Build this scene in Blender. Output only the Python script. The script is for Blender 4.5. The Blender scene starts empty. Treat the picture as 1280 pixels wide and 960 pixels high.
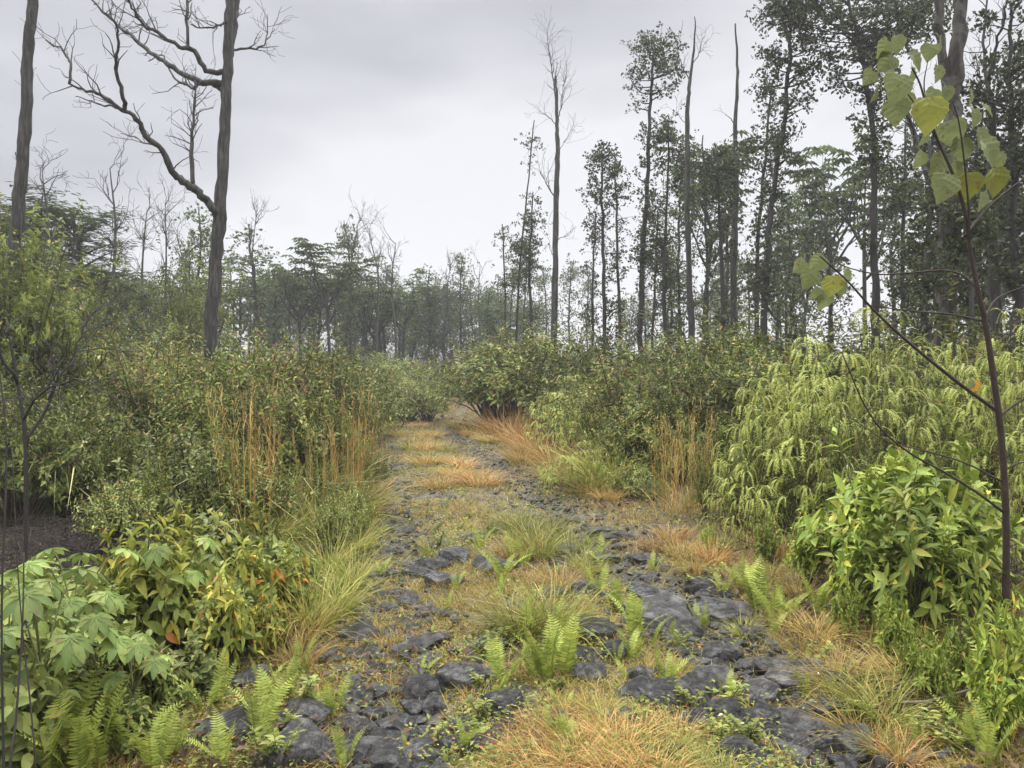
import bpy, math
import numpy as np
from mathutils import Vector
R = math.radians
SC = bpy.context.scene
COL = SC.collection
RNG = np.random.default_rng(7)
EYE = 1.6
F = 961.0
PITCH = math.atan(10 / F)

# ------------------------------------------------------------------ noise
def _h(i, j, s):
    n = np.sin(i * 127.1 + j * 311.7 + s * 74.7) * 43758.5453
    return n - np.floor(n)
def vnoise(x, y, s=0):
    x = np.asarray(x, float); y = np.asarray(y, float)
    i = np.floor(x); j = np.floor(y); u = x - i; v = y - j
    u = u * u * (3 - 2 * u); v = v * v * (3 - 2 * v)
    return (_h(i, j, s) * (1 - u) + _h(i + 1, j, s) * u) * (1 - v) + (_h(i, j + 1, s) * (1 - u) + _h(i + 1, j + 1, s) * u) * v
def fbm(x, y, s=0, o=4):
    r = 0; a = .5
    for k in range(o):
        r = r + a * (vnoise(x, y, s + k) - .5); x = x * 2.03; y = y * 2.03; a *= .5
    return r
def sstep(a, b, x):
    t = np.clip((np.asarray(x, float) - a) / (b - a), 0, 1)
    return t * t * (3 - 2 * t)

# ------------------------------------------------------------------ ground height and picture geometry
CY = np.array([-40, 0, 3.5, 4.7, 8.1, 11.8, 18, 28, 40, 60, 220.])
CX = np.array([1.0, .55, .38, .28, -.23, -.86, -2.1, -4.1, -6.8, -12., -60.])
def road_s(x, y):
    return np.asarray(x, float) - np.interp(y, CY, CX)
def gz(x, y):
    s = road_s(x, y); a = np.abs(s)
    z = -.07 * np.exp(-((a - .98) / .38) ** 2) + .04 * np.exp(-(s / .45) ** 2)
    z = z + .30 * sstep(1.7, 4.2, s) + .14 * sstep(1.7, 4, -s)
    z = z + .05 * fbm(np.asarray(x) * 1.3, np.asarray(y) * 1.3, 3) + .5 * fbm(np.asarray(x) * .12, np.asarray(y) * .12, 9, 2) * sstep(2.5, 8, a)
    x = np.asarray(x, float); y = np.asarray(y, float); near = 1 - sstep(10, 25, y)
    lump = np.maximum(0, fbm(x * 4, y * 4, 21, 4)) * .20 + .03 * fbm(x * 16, y * 16, 31, 2)
    return z + near * lump * (.3 + .6 * np.exp(-((a - 1) / .5) ** 2)) + (1 - near) * .04 * fbm(x * 3, y * 3, 5)
def ray(px, py):
    u = (px - 640) / F; v = -(py - 480) / F
    c, s = math.cos(PITCH), math.sin(PITCH)
    return np.array([u, c + v * s, v * c - s])
def P(px, py, Y):
    d = ray(px, py); d = d / d[1]
    return np.array([0, 0, EYE]) + d * Y
def GP(px, py):
    """ground point seen at a pixel"""
    d = ray(px, py); d = d / d[1]
    Y = 1.5
    for k in range(4000):
        p = np.array([0, 0, EYE]) + d * Y
        if p[2] <= gz(p[0], p[1]): break
        Y += .02 + Y * .002
    return p
def pix(p):
    d = np.array(p) - [0, 0, EYE]
    c, s = math.cos(PITCH), math.sin(PITCH)
    yy = d[1] * c - d[2] * s; zz = d[1] * s + d[2] * c
    return 640 + F * d[0] / max(yy, .01), 480 - F * zz / max(yy, .01)
def XG(px, Y):
    x = (px - 640) / F * Y
    return np.array([x, Y, float(gz(x, Y)) - .02])

# ------------------------------------------------------------------ mesh helpers
class MB:
    def __init__(s): s.V = []; s.T = []; s.M = []; s.S = []; s.n = 0
    def add(s, v, t, m=0, smooth=False):
        v = np.asarray(v, float); t = np.asarray(t, int)
        if len(v) == 0: return s
        s.V.append(v); s.T.append(t + s.n); s.M.append(np.full(len(t), m)); s.S.append(np.full(len(t), smooth)); s.n += len(v)
        return s
    def stem(s, pts, rad, sides=5, m=0, hub=(0, 0, -.06)):
        """a tube that springs from the one root vertex of the plant"""
        if not hasattr(s, 'hub'): s.add([hub], np.zeros((0, 3), int), m); s.hub = s.n - 1
        v, t = tube(pts, rad, sides); o = s.n; s.add(v, t, m, True)
        s.T.append(np.array([[o + len(v) - 2, o, s.hub]])); s.M.append(np.array([m])); s.S.append(np.array([False])); return s
    def mesh(s, name, mats):
        me = bpy.data.meshes.new(name)
        V = np.concatenate(s.V); T = np.concatenate(s.T)
        me.vertices.add(len(V)); me.vertices.foreach_set('co', V.astype(np.float32).ravel())
        me.loops.add(len(T) * 3); me.loops.foreach_set('vertex_index', T.astype(np.int32).ravel())
        me.polygons.add(len(T)); me.polygons.foreach_set('loop_start', np.arange(0, len(T) * 3, 3, dtype=np.int32))
        for m in (mats if isinstance(mats, (list, tuple)) else [mats]): me.materials.append(m)
        me.polygons.foreach_set('material_index', np.concatenate(s.M).astype(np.int32))
        me.polygons.foreach_set('use_smooth', np.concatenate(s.S).astype(bool))
        me.update(calc_edges=True); me.validate()
        return me

def norm(a):
    return a / np.maximum(np.linalg.norm(a, axis=-1, keepdims=True), 1e-9)
def scat(tv, tf, pos, d, up, sc):
    """copies of a template (y = axis, z = face normal) at positions"""
    pos = np.asarray(pos, float); n = len(pos)
    if n == 0: return np.zeros((0, 3)), np.zeros((0, 3), int)
    d = norm(np.broadcast_to(np.asarray(d, float), (n, 3)))
    up = np.broadcast_to(np.asarray(up, float), (n, 3))
    x = np.cross(d, up); bad = np.linalg.norm(x, axis=1) < 1e-3
    if bad.any(): x[bad] = np.cross(d[bad], np.array([1., .2, 0]))
    x = norm(x); z = np.cross(x, d)
    sc = np.asarray(sc, float)
    if sc.ndim == 0: sc = np.full(n, float(sc))
    if sc.ndim == 1: sc = np.repeat(sc[:, None], 3, 1)
    L = tv[None] * sc[:, None, :]
    W = L[..., 0:1] * x[:, None] + L[..., 1:2] * d[:, None] + L[..., 2:3] * z[:, None] + pos[:, None]
    T = tf[None] + (np.arange(n) * len(tv))[:, None, None]
    return W.reshape(-1, 3), T.reshape(-1, 3)
def tube(pts, rad, sides=6, rough=0., rng=RNG):
    pts = np.asarray(pts, float); rad = np.broadcast_to(np.asarray(rad, float), (len(pts),))
    t = norm(np.gradient(pts, axis=0)); n = len(pts)
    ref = np.array([.31, .17, .93]) if abs(t[0, 2]) < .8 else np.array([.95, .3, .05])
    x = norm(np.cross(t, ref)); y = np.cross(t, x)
    a = np.arange(sides) / sides * 2 * math.pi
    rr = rad[:, None] * (1 + rough * rng.standard_normal((n, sides)))
    ring = pts[:, None] + rr[..., None] * (np.cos(a)[None, :, None] * x[:, None] + np.sin(a)[None, :, None] * y[:, None])
    V = np.concatenate([ring.reshape(-1, 3), pts[:1], pts[-1:]])
    i = np.arange(n - 1)[:, None] * sides; j = np.arange(sides)[None]; k = (j + 1) % sides
    A = np.stack([i + j, i + k, i + sides + k], -1).reshape(-1, 3); B = np.stack([i + j, i + sides + k, i + sides + j], -1).reshape(-1, 3)
    j = np.arange(sides); k = (j + 1) % sides; b = (n - 1) * sides
    c0 = np.stack([k, j, np.full(sides, n * sides)], -1); c1 = np.stack([b + j, b + k, np.full(sides, n * sides + 1)], -1)
    return V, np.concatenate([A, B, c0, c1])
def spline(pts, per=4):
    pts = np.asarray(pts, float)
    if len(pts) < 3: 
        t = np.linspace(0, 1, per + 1)[:, None]; return pts[0] * (1 - t) + pts[-1] * t
    q = np.concatenate([[2 * pts[0] - pts[1]], pts, [2 * pts[-1] - pts[-2]]]); out = []
    for i in range(1, len(q) - 2):
        a, b, c, d = q[i - 1:i + 3]
        for t in np.arange(per) / per:
            out.append(.5 * (2 * b + (c - a) * t + (2 * a - 5 * b + 4 * c - d) * t * t + (3 * b - a - 3 * c + d) * t ** 3))
    out.append(pts[-1]); return np.array(out)
def leafgrid(wf, rows=4, cols=2, fold=.12, droop=.15, ripple=0.):
    """unit leaf along +y; wf(v) is the half width"""
    V = []; c = np.linspace(-1, 1, cols + 1)
    for v in np.linspace(0, 1, rows + 1):
        w = wf(v)
        for u in c:
            V.append((u * w, v, fold * abs(u) * w * 2 - droop * v * v + ripple * math.cos(v * 30 - abs(u) * 8) * w + (ripple * 1.5 * math.sin(v * 5 + u * 2.5) * w)))
    T = []; m = cols + 1
    for r in range(rows):
        for k in range(cols):
            a = r * m + k
            T += [(a, a + 1, a + m + 1), (a, a + m + 1, a + m)]
    return np.array(V), np.array(T)
lance = lambda w: (lambda v: max(.004, w * math.sin(math.pi * min(1, v ** .8)) ** .9))
DIAM = lambda w, fold=.12, droop=.1: (np.array([(0, 0, 0), (w, .45, fold * w * 2), (0, 1, -droop), (-w, .45, fold * w * 2)]), np.array([(0, 1, 2), (0, 2, 3)]))
def rdir(rng, n):
    return norm(rng.standard_normal((n, 3)))

# ------------------------------------------------------------------ materials
def new_mat(name):
    m = bpy.data.materials.new(name); m.use_nodes = True
    nt = m.node_tree; nt.nodes.clear()
    return m, nt, (lambda t, **k: _node(nt, t, **k))
def _node(nt, t, **k):
    n = nt.nodes.new(t)
    for a, v in k.items():
        if a in n.inputs: n.inputs[a].default_value = v
        else: setattr(n, a, v)
    return n
def ramp(nt, cols, interp='LINEAR'):
    r = nt.nodes.new('ShaderNodeValToRGB'); r.color_ramp.interpolation = interp
    e = r.color_ramp.elements
    while len(e) < len(cols): e.new(.5)
    for i, (p, c) in enumerate(cols):
        e[i].position = p; e[i].color = (*c, 1)
    return r
def leafmat(name, cols, rough=.45, trans=.3, var=.35, spec=.22, scale=9., spots=0.):
    m, nt, N = new_mat(name); L = nt.links.new
    g = N('ShaderNodeNewGeometry'); oi = N('ShaderNodeObjectInfo')
    r = ramp(nt, [(p_, (c_[0] * 1.16, c_[1] * 1.05, c_[2] * .82)) for p_, c_ in cols]); L(g.outputs['Random Per Island'], r.inputs[0])
    tc = N('ShaderNodeTexCoord'); nz = N('ShaderNodeTexNoise', Scale=scale, Detail=3.)
    L(tc.outputs['Object'], nz.inputs['Vector'])
    mr = N('ShaderNodeMapRange'); mr.inputs['To Min'].default_value = .72; mr.inputs['To Max'].default_value = 1.28
    L(nz.outputs['Fac'], mr.inputs['Value'])
    mo = N('ShaderNodeMapRange'); mo.inputs['To Min'].default_value = 1 - var; mo.inputs['To Max'].default_value = 1 + var
    L(oi.outputs['Random'], mo.inputs['Value'])
    mu = N('ShaderNodeMath', operation='MULTIPLY'); L(mr.outputs[0], mu.inputs[0]); L(mo.outputs[0], mu.inputs[1])
    mx = N('ShaderNodeVectorMath', operation='SCALE'); L(r.outputs[0], mx.inputs[0]); L(mu.outputs[0], mx.inputs['Scale'])
    p = N('ShaderNodeBsdfPrincipled', Roughness=rough); p.inputs['Specular IOR Level'].default_value = spec
    col = mx.outputs[0]
    if spots:                                              # brown blemishes and eaten patches
        n2 = N('ShaderNodeTexNoise', Scale=spots, Detail=4., Roughness=.6); L(tc.outputs['Object'], n2.inputs['Vector'])
        r2 = ramp(nt, [(.57, (0, 0, 0)), (.66, (.75, .75, .75))]); L(n2.outputs['Fac'], r2.inputs[0])
        m2 = N('ShaderNodeMix', data_type='RGBA'); L(r2.outputs[0], m2.inputs[0]); L(col, m2.inputs[6]); m2.inputs[7].default_value = (.17, .11, .045, 1); col = m2.outputs[2]
    L(col, p.inputs['Base Color'])
    t = N('ShaderNodeBsdfTranslucent'); L(col, t.inputs['Color'])
    ms = N('ShaderNodeMixShader', Fac=trans); L(p.outputs[0], ms.inputs[1]); L(t.outputs[0], ms.inputs[2])
    o = N('ShaderNodeOutputMaterial'); L(ms.outputs[0], o.inputs[0]); return m
def barkmat(name, cols, scale=14., stretch=.18, bump=.6, rough=.85, spots=None):
    m, nt, N = new_mat(name); L = nt.links.new
    tc = N('ShaderNodeTexCoord'); mp = N('ShaderNodeMapping'); mp.inputs['Scale'].default_value = (1, 1, stretch)
    L(tc.outputs['Object'], mp.inputs[0])
    nz = N('ShaderNodeTexNoise', Scale=scale, Detail=6., Roughness=.7); L(mp.outputs[0], nz.inputs['Vector'])
    r = ramp(nt, cols); L(nz.outputs['Fac'], r.inputs[0]); c = r.outputs[0]
    if spots:
        n2 = N('ShaderNodeTexNoise', Scale=7., Detail=5.); L(tc.outputs['Object'], n2.inputs['Vector'])
        r2 = ramp(nt, [(.5, (0, 0, 0)), (.62, (1, 1, 1))]); L(n2.outputs['Fac'], r2.inputs[0])
        mx = N('ShaderNodeMix', data_type='RGBA'); L(r2.outputs[0], mx.inputs[0]); L(c, mx.inputs[6]); mx.inputs[7].default_value = (*spots, 1); c = mx.outputs[2]
    p = N('ShaderNodeBsdfPrincipled', Roughness=rough); L(c, p.inputs['Base Color'])
    b = N('ShaderNodeBump', Strength=bump, Distance=.03); L(nz.outputs['Fac'], b.inputs['Height']); L(b.outputs[0], p.inputs['Normal'])
    o = N('ShaderNodeOutputMaterial'); L(p.outputs[0], o.inputs[0]); return m
def rockmat(name):
    m, nt, N = new_mat(name); L = nt.links.new
    tc = N('ShaderNodeTexCoord'); oi = N('ShaderNodeObjectInfo')
    n1 = N('ShaderNodeTexNoise', Scale=6., Detail=8., Roughness=.68); L(tc.outputs['Object'], n1.inputs['Vector'])
    wv = N('ShaderNodeTexWave', Scale=8., Distortion=4., Detail=4.); wv.inputs['Detail Scale'].default_value = 1.4
    L(tc.outputs['Object'], wv.inputs['Vector'])
    n2 = N('ShaderNodeTexNoise', Scale=70., Detail=4., Roughness=.7); L(tc.outputs['Object'], n2.inputs['Vector'])
    r = ramp(nt, [(.3, (.015, .0145, .0135)), (.48, (.056, .054, .051)), (.68, (.155, .15, .142))]); L(n1.outputs['Fac'], r.inputs[0])
    # pale lichen film in patches
    n3 = N('ShaderNodeTexNoise', Scale=3.2, Detail=6., Roughness=.75); L(tc.outputs['Object'], n3.inputs['Vector'])
    r3 = ramp(nt, [(.52, (0, 0, 0)), (.68, (.55, .55, .55))]); L(n3.outputs['Fac'], r3.inputs[0])
    mx = N('ShaderNodeMix', data_type='RGBA'); L(r3.outputs[0], mx.inputs[0]); L(r.outputs[0], mx.inputs[6]); mx.inputs[7].default_value = (.27, .27, .262, 1)
    mo = N('ShaderNodeMapRange'); mo.inputs['To Min'].default_value = .7; mo.inputs['To Max'].default_value = 1.35; L(oi.outputs['Random'], mo.inputs['Value'])
    sc = N('ShaderNodeVectorMath', operation='SCALE'); L(mx.outputs[2], sc.inputs[0]); L(mo.outputs[0], sc.inputs['Scale'])
    p = N('ShaderNodeBsdfPrincipled', Roughness=.36); p.inputs['Specular IOR Level'].default_value = .5; L(sc.outputs[0], p.inputs['Base Color'])
    a = N('ShaderNodeMath', operation='MULTIPLY'); a.inputs[1].default_value = .2; L(wv.outputs['Fac'], a.inputs[0])
    b = N('ShaderNodeMath', operation='ADD'); L(a.outputs[0], b.inputs[0]); L(n2.outputs['Fac'], b.inputs[1])
    b2 = N('ShaderNodeMath', operation='ADD'); L(b.outputs[0], b2.inputs[0]); L(n1.outputs['Fac'], b2.inputs[1])
    bu = N('ShaderNodeBump', Strength=.85, Distance=.025); L(b2.outputs[0], bu.inputs['Height']); L(bu.outputs[0], p.inputs['Normal'])
    o = N('ShaderNodeOutputMaterial'); L(p.outputs[0], o.inputs[0]); return m
def soilmat(name, cols, sc1, bump=.8):
    m, nt, N = new_mat(name); L = nt.links.new
    tc = N('ShaderNodeTexCoord')
    n1 = N('ShaderNodeTexNoise', Scale=sc1, Detail=9., Roughness=.7); L(tc.outputs['Object'], n1.inputs['Vector'])
    n2 = N('ShaderNodeTexVoronoi', Scale=22.); L(tc.outputs['Object'], n2.inputs['Vector'])
    r = ramp(nt, cols); L(n1.outputs['Fac'], r.inputs[0])
    p = N('ShaderNodeBsdfPrincipled', Roughness=.8); L(r.outputs[0], p.inputs['Base Color'])
    a = N('ShaderNodeMath', operation='ADD'); L(n1.outputs['Fac'], a.inputs[0]); L(n2.outputs['Distance'], a.inputs[1])
    bu = N('ShaderNodeBump', Strength=bump, Distance=.04); L(a.outputs[0], bu.inputs['Height']); L(bu.outputs[0], p.inputs['Normal'])
    o = N('ShaderNodeOutputMaterial'); L(p.outputs[0], o.inputs[0]); return m

M = {}
M['shrub'] = leafmat('shrub_leaf', [(0, (0.058, 0.105, 0.029)), (.4, (0.139, 0.196, 0.055)), (.75, (0.248, 0.295, 0.099)), (.97, (0.393, 0.392, 0.158)), (1, (0.379, 0.224, 0.079))], trans=.2)
M['shrub_dark'] = leafmat('dark_shrub_leaf', [(0, (0.037, 0.066, 0.020)), (.5, (0.100, 0.144, 0.044)), (.97, (0.250, 0.276, 0.099)), (1, (0.250, 0.168, 0.066))], trans=.2)
M['bright'] = leafmat('bright_leaf', [(0, (0.110, 0.187, 0.033)), (.5, (0.187, 0.275, 0.050)), (.92, (0.297, 0.374, 0.083)), (.995, (0.418, 0.374, 0.077)), (1, (0.396, 0.143, 0.044))], trans=.2, scale=14, spots=26.)
M['yellow'] = leafmat('yellowing_leaf', [(0, (0.099, 0.146, 0.035)), (.5, (0.198, 0.246, 0.060)), (.8, (0.308, 0.336, 0.080)), (.95, (0.462, 0.426, 0.090)), (.985, (0.440, 0.202, 0.050)), (1, (0.330, 0.134, 0.060))], trans=.33, scale=14, spots=24.)
M['dull'] = leafmat('dull_broad_leaf', [(0, (.09, .12, .04)), (.6, (.17, .19, .07)), (.86, (.24, .21, .09)), (1, (.25, .18, .1))], trans=.25, scale=16, spots=22.)
M['palm'] = leafmat('lobed_leaf', [(0, (.11, .19, .06)), (.6, (.19, .28, .09)), (1, (.26, .33, .11))], trans=.35, scale=14, spots=20.)
M['uluhe'] = leafmat('thicket_fern_leaf', [(0, (.17, .24, .06)), (.5, (.31, .40, .11)), (.9, (.43, .49, .16)), (1, (.5, .43, .18))], trans=.2, var=.2)
M['uluhe_dead'] = leafmat('dead_fern_leaf', [(0, (.035, .022, .015)), (1, (.12, .075, .045))], trans=.15, var=.2)
M['sword'] = leafmat('sword_fern_leaf', [(0, (.18, .26, .06)), (.6, (.29, .39, .10)), (1, (.42, .46, .14))], trans=.36, var=.25)
M['grass_g'] = leafmat('green_grass_blade', [(0, (.12, .17, .04)), (.5, (.21, .26, .07)), (.8, (.33, .33, .11)), (1, (.45, .35, .16))], trans=.3, spec=.25, rough=.55)
M['grass_t'] = leafmat('tan_grass_blade', [(0, (.17, .17, .06)), (.4, (.33, .27, .10)), (.8, (.47, .34, .16)), (1, (.56, .43, .25))], trans=.28, spec=.2, rough=.6)
M['grass_r'] = leafmat('rusty_grass_blade', [(0, (.17, .10, .045)), (.3, (.35, .19, .08)), (.6, (.45, .30, .14)), (.85, (.50, .40, .23)), (1, (.30, .31, .09))], trans=.28, spec=.2, rough=.6)
M['mid'] = leafmat('mid_green_leaf', [(0, (0.063, 0.105, 0.030)), (.5, (0.158, 0.221, 0.060)), (.95, (0.273, 0.326, 0.110)), (1, (0.336, 0.294, 0.090))], trans=.2, spots=24.)
M['cane'] = leafmat('cane_grass_blade', [(0, (.12, .17, .06)), (.7, (.23, .28, .11)), (1, (.40, .37, .2))], trans=.3)
M['weed'] = leafmat('weed_leaf', [(0, (.10, .15, .04)), (.6, (.2, .26, .07)), (.92, (.3, .33, .12)), (1, (.4, .2, .07))], trans=.3)
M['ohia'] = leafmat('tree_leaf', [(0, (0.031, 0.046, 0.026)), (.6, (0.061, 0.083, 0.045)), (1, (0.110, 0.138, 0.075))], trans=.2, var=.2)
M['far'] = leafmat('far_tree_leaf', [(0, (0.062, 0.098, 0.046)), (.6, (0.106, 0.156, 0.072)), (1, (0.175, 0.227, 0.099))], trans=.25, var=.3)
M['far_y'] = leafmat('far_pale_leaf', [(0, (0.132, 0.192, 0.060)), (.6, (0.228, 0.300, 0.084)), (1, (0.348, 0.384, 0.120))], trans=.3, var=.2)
M['tip'] = leafmat('seed_head', [(0, (.16, .13, .085)), (.6, (.25, .20, .14)), (1, (.36, .31, .22))], trans=.1, rough=.8)
M['big'] = leafmat('heart_leaf', [(0, (0.104, 0.148, 0.072)), (.5, (0.168, 0.221, 0.117)), (1, (0.248, 0.287, 0.135))], trans=.42, var=.12, rough=.5, scale=30, spots=30.)
M['big_y'] = leafmat('yellow_heart_leaf', [(0, (0.189, 0.248, 0.076)), (1, (0.279, 0.304, 0.076))], trans=.42, var=.2, scale=26, spots=26.)
M['big_o'] = leafmat('orange_leaf', [(0, (.55, .27, .05)), (1, (.5, .36, .05))], trans=.3, var=.1, scale=26)
M['bark'] = barkmat('grey_bark', [(.3, (.035, .032, .03)), (.55, (.10, .093, .088)), (.75, (.19, .178, .165))], spots=(.17, .17, .155))
M['bark_dead'] = barkmat('dead_tree_bark', [(.32, (.02, .019, .017)), (.5, (.06, .056, .05)), (.7, (.15, .142, .13))], scale=22, stretch=.12, bump=1.)
M['bark_dark'] = barkmat('dark_bark', [(.3, (.018, .016, .015)), (.6, (.045, .04, .036)), (.8, (.085, .078, .07))])
M['bark_red'] = barkmat('reddish_bark', [(.3, (.018, .011, .008)), (.6, (.05, .031, .022)), (.8, (.10, .07, .05))], scale=30, stretch=.6, bump=.3)
M['bark_brown'] = barkmat('brown_flaking_bark', [(.38, (.012, .010, .008)), (.5, (.042, .033, .025)), (.66, (.11, .09, .07))], spots=(.09, .09, .075), bump=1.)
M['stem'] = barkmat('shrub_stem', [(.3, (.04, .03, .02)), (.7, (.11, .08, .055))])
M['stem_g'] = barkmat('green_stem', [(.3, (.10, .12, .04)), (.7, (.18, .17, .07))])
M['twig'] = barkmat('dry_twig', [(.3, (.14, .10, .07)), (.7, (.32, .26, .2))])
M['twig_d'] = barkmat('dark_dead_twig', [(.3, (.016, .012, .01)), (.7, (.06, .046, .036))])
M['rock'] = rockmat('lava_rock')
M['red'] = leafmat('red_petal', [(0, (.5, .03, .03)), (1, (.65, .06, .07))], trans=.2)
M['white'] = leafmat('white_petal', [(0, (.7, .66, .66)), (1, (.8, .72, .74))], trans=.2)
M['soil'] = soilmat('littered_soil', [(.32, (.03, .024, .018)), (.5, (.075, .058, .038)), (.68, (.15, .115, .065))], 3.5)
M['track'] = soilmat('lava_gravel', [(.36, (.02, .0185, .016)), (.47, (.055, .05, .039)), (.56, (.11, .10, .06)), (.70, (.19, .165, .095))], 4.)

# ------------------------------------------------------------------ things, parts and labels
REG = []
def thing(name, parts, loc, rz=0., sc=1., desc='', zone='', cat='', group='', mats_tilt=None, tilt=(0, 0)):
    """parts: one mesh (the thing itself) or [(part name, mesh, (subparts))]"""
    if isinstance(parts, bpy.types.Mesh):
        o = bpy.data.objects.new(name, parts); COL.objects.link(o)
    else:
        o = bpy.data.objects.new(name, None); o.empty_display_size = .1; COL.objects.link(o)
        for pr in parts:
            c = bpy.data.objects.new(pr[0], pr[1]); COL.objects.link(c); c.parent = o
            if len(pr) > 2 and isinstance(pr[2], dict):
                c.location = pr[2].get('loc', (0, 0, 0)); c.rotation_euler = pr[2].get('rot', (0, 0, 0)); c.scale = pr[2].get('sc', (1, 1, 1))
                if 'label' in pr[2]: c['label'] = pr[2]['label']
                for sp in pr[2].get('sub', ()):
                    d = bpy.data.objects.new(sp[0], sp[1]); COL.objects.link(d); d.parent = c
    o.location = loc; o.rotation_euler = (tilt[0], tilt[1], rz); o.scale = (sc, sc, sc) if np.isscalar(sc) else sc
    o['category'] = cat
    if group: o['group'] = group
    REG.append((o, desc, zone)); return o
ORD = ['', 'second', 'third', 'fourth', 'fifth', 'sixth', 'seventh', 'eighth', 'ninth', 'tenth', 'eleventh', 'twelfth', 'thirteenth', 'fourteenth',
       'fifteenth', 'sixteenth', 'seventeenth', 'eighteenth', 'nineteenth', 'twentieth']
def finish_labels():
    b = {}
    for o, d, z in REG: b.setdefault((d, z), []).append(o)
    for (d, z), l in b.items():
        l.sort(key=lambda o: pix(o.location)[0])
        n = len(l)
        for i, o in enumerate(l):
            if n == 1: w = ''
            elif n == 2: w = ', ' + ('left' if i == 0 else 'right') + ' one of the two'
            elif i == 0: w = ', leftmost'
            elif i == n - 1: w = ', rightmost'
            elif i <= n // 2 and i < 20: w = f', {ORD[i]} from the left'
            elif n - 1 - i < 20: w = f', {ORD[n - 1 - i]} from the right'
            else: w = ''
            o['label'] = f'{d}{w} {z}'.strip() if w else f'{d} {z}'.strip()
def struct(name, me, kind='structure'):
    o = bpy.data.objects.new(name, me); COL.objects.link(o); o['kind'] = kind; return o

# ------------------------------------------------------------------ ground and track
def axis(lo, hi, fine0, fine1, step, grow):
    a = list(np.arange(fine0, fine1, step)); s = step
    while a[-1] < hi: s *= grow; a.append(min(hi, a[-1] + s))
    s = step; b = [a[0]]
    while b[-1] > lo: s *= grow; b.append(max(lo, b[-1] - s))
    return np.array(b[:0:-1] + a)
gx = axis(-150, 150, -4.2, 3.6, .055, 1.09); gy = axis(-30, 210, 2.0, 12, .055, 1.035)
X, Y = np.meshgrid(gx, gy)
Z = gz(X, Y); S = road_s(X, Y)
GV = np.stack([X, Y, Z], -1).reshape(-1, 3); nx = len(gx)
i = (np.arange(len(gy) - 1)[:, None] * nx + np.arange(nx - 1)[None]).ravel()
T1 = np.stack([i, i + 1, i + nx + 1], -1); T2 = np.stack([i, i + nx + 1, i + nx], -1)
sc_ = road_s(GV[i][:, 0], GV[i][:, 1]); on = (np.abs(sc_ + .25 * fbm(GV[i][:, 0] * 2, GV[i][:, 1] * 2, 77)) < 1.75) & (GV[i][:, 1] < 60)
def sub(mask):
    T = np.concatenate([T1[mask], T2[mask]]); u, inv = np.unique(T, return_inverse=True)
    return GV[u], inv.reshape(-1, 3)
mb = MB(); mb.add(*sub(~on), smooth=True); struct('ground', mb.mesh('ground', M['soil']))
mb = MB(); mb.add(*sub(on), smooth=True); struct('dirt_track', mb.mesh('dirt_track', M['track']))

# ------------------------------------------------------------------ lava stones
def ico(n):
    import bmesh
    bm = bmesh.new(); bmesh.ops.create_icosphere(bm, subdivisions=n, radius=1)
    V = np.array([v.co[:] for v in bm.verts]); bm.verts.index_update()
    T = np.array([[v.index for v in f.verts] for f in bm.faces]); bm.free(); return V, T
IV, IT = ico(5); IV1, IT1 = ico(1); IV2, IT2 = ico(2)
def n3(V, f, s):
    return (fbm(V[:, 0] * f + V[:, 2] * .7 * f, V[:, 1] * f + 5, s) + fbm(V[:, 1] * f + 9, V[:, 2] * f - V[:, 0] * .6 * f, s + 11))
def rock_mesh(seed, flat=.5, V0=IV, T0=IT):
    rng = np.random.default_rng(seed); V = V0.copy()
    for k in range(15):                                    # flat broken faces
        d = rdir(rng, 1)[0]; d[2] *= .7 if k else 3; d /= np.linalg.norm(d); c = rng.uniform(.5, .82)
        h = V @ d; V = V - np.outer(np.maximum(0, h - c) * .95, d)
    V = V * (1 + .30 * n3(V, 1.3, seed)[:, None] + .12 * n3(V, 4, seed + 50)[:, None] - .10 * np.maximum(0, .10 - np.abs(n3(V, 2.6, seed + 80)))[:, None] * 8 * .3 + .07 * n3(V, 11, seed + 60)[:, None] + .045 * n3(V, 26, seed + 70)[:, None])
    a = rng.uniform(0, math.pi); u = V[:, 0] * math.cos(a) + V[:, 1] * math.sin(a) + .22 * n3(V, 2, seed + 7)
    amp = rng.uniform(.001, .005)
    V[:, 2] += amp * np.abs(np.sin(u * 17 + 4.5 * n3(V, 3, seed + 3))) * np.clip(1 + 2.2 * n3(V, 2.2, seed + 5), 0, 2) * sstep(0, .4, V[:, 2]) * (seed % 3 == 0)   # ropy flow ridges
    V[:, 2] *= flat
    mb = MB(); mb.add(V * .5, T0, smooth=True); return mb.mesh('lava_stone', M['rock'])
ROCKS = [rock_mesh(100 + k, [.55, .45, .7, .5, .38, .8, .6, .5][k % 8]) for k in range(12)]
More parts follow.
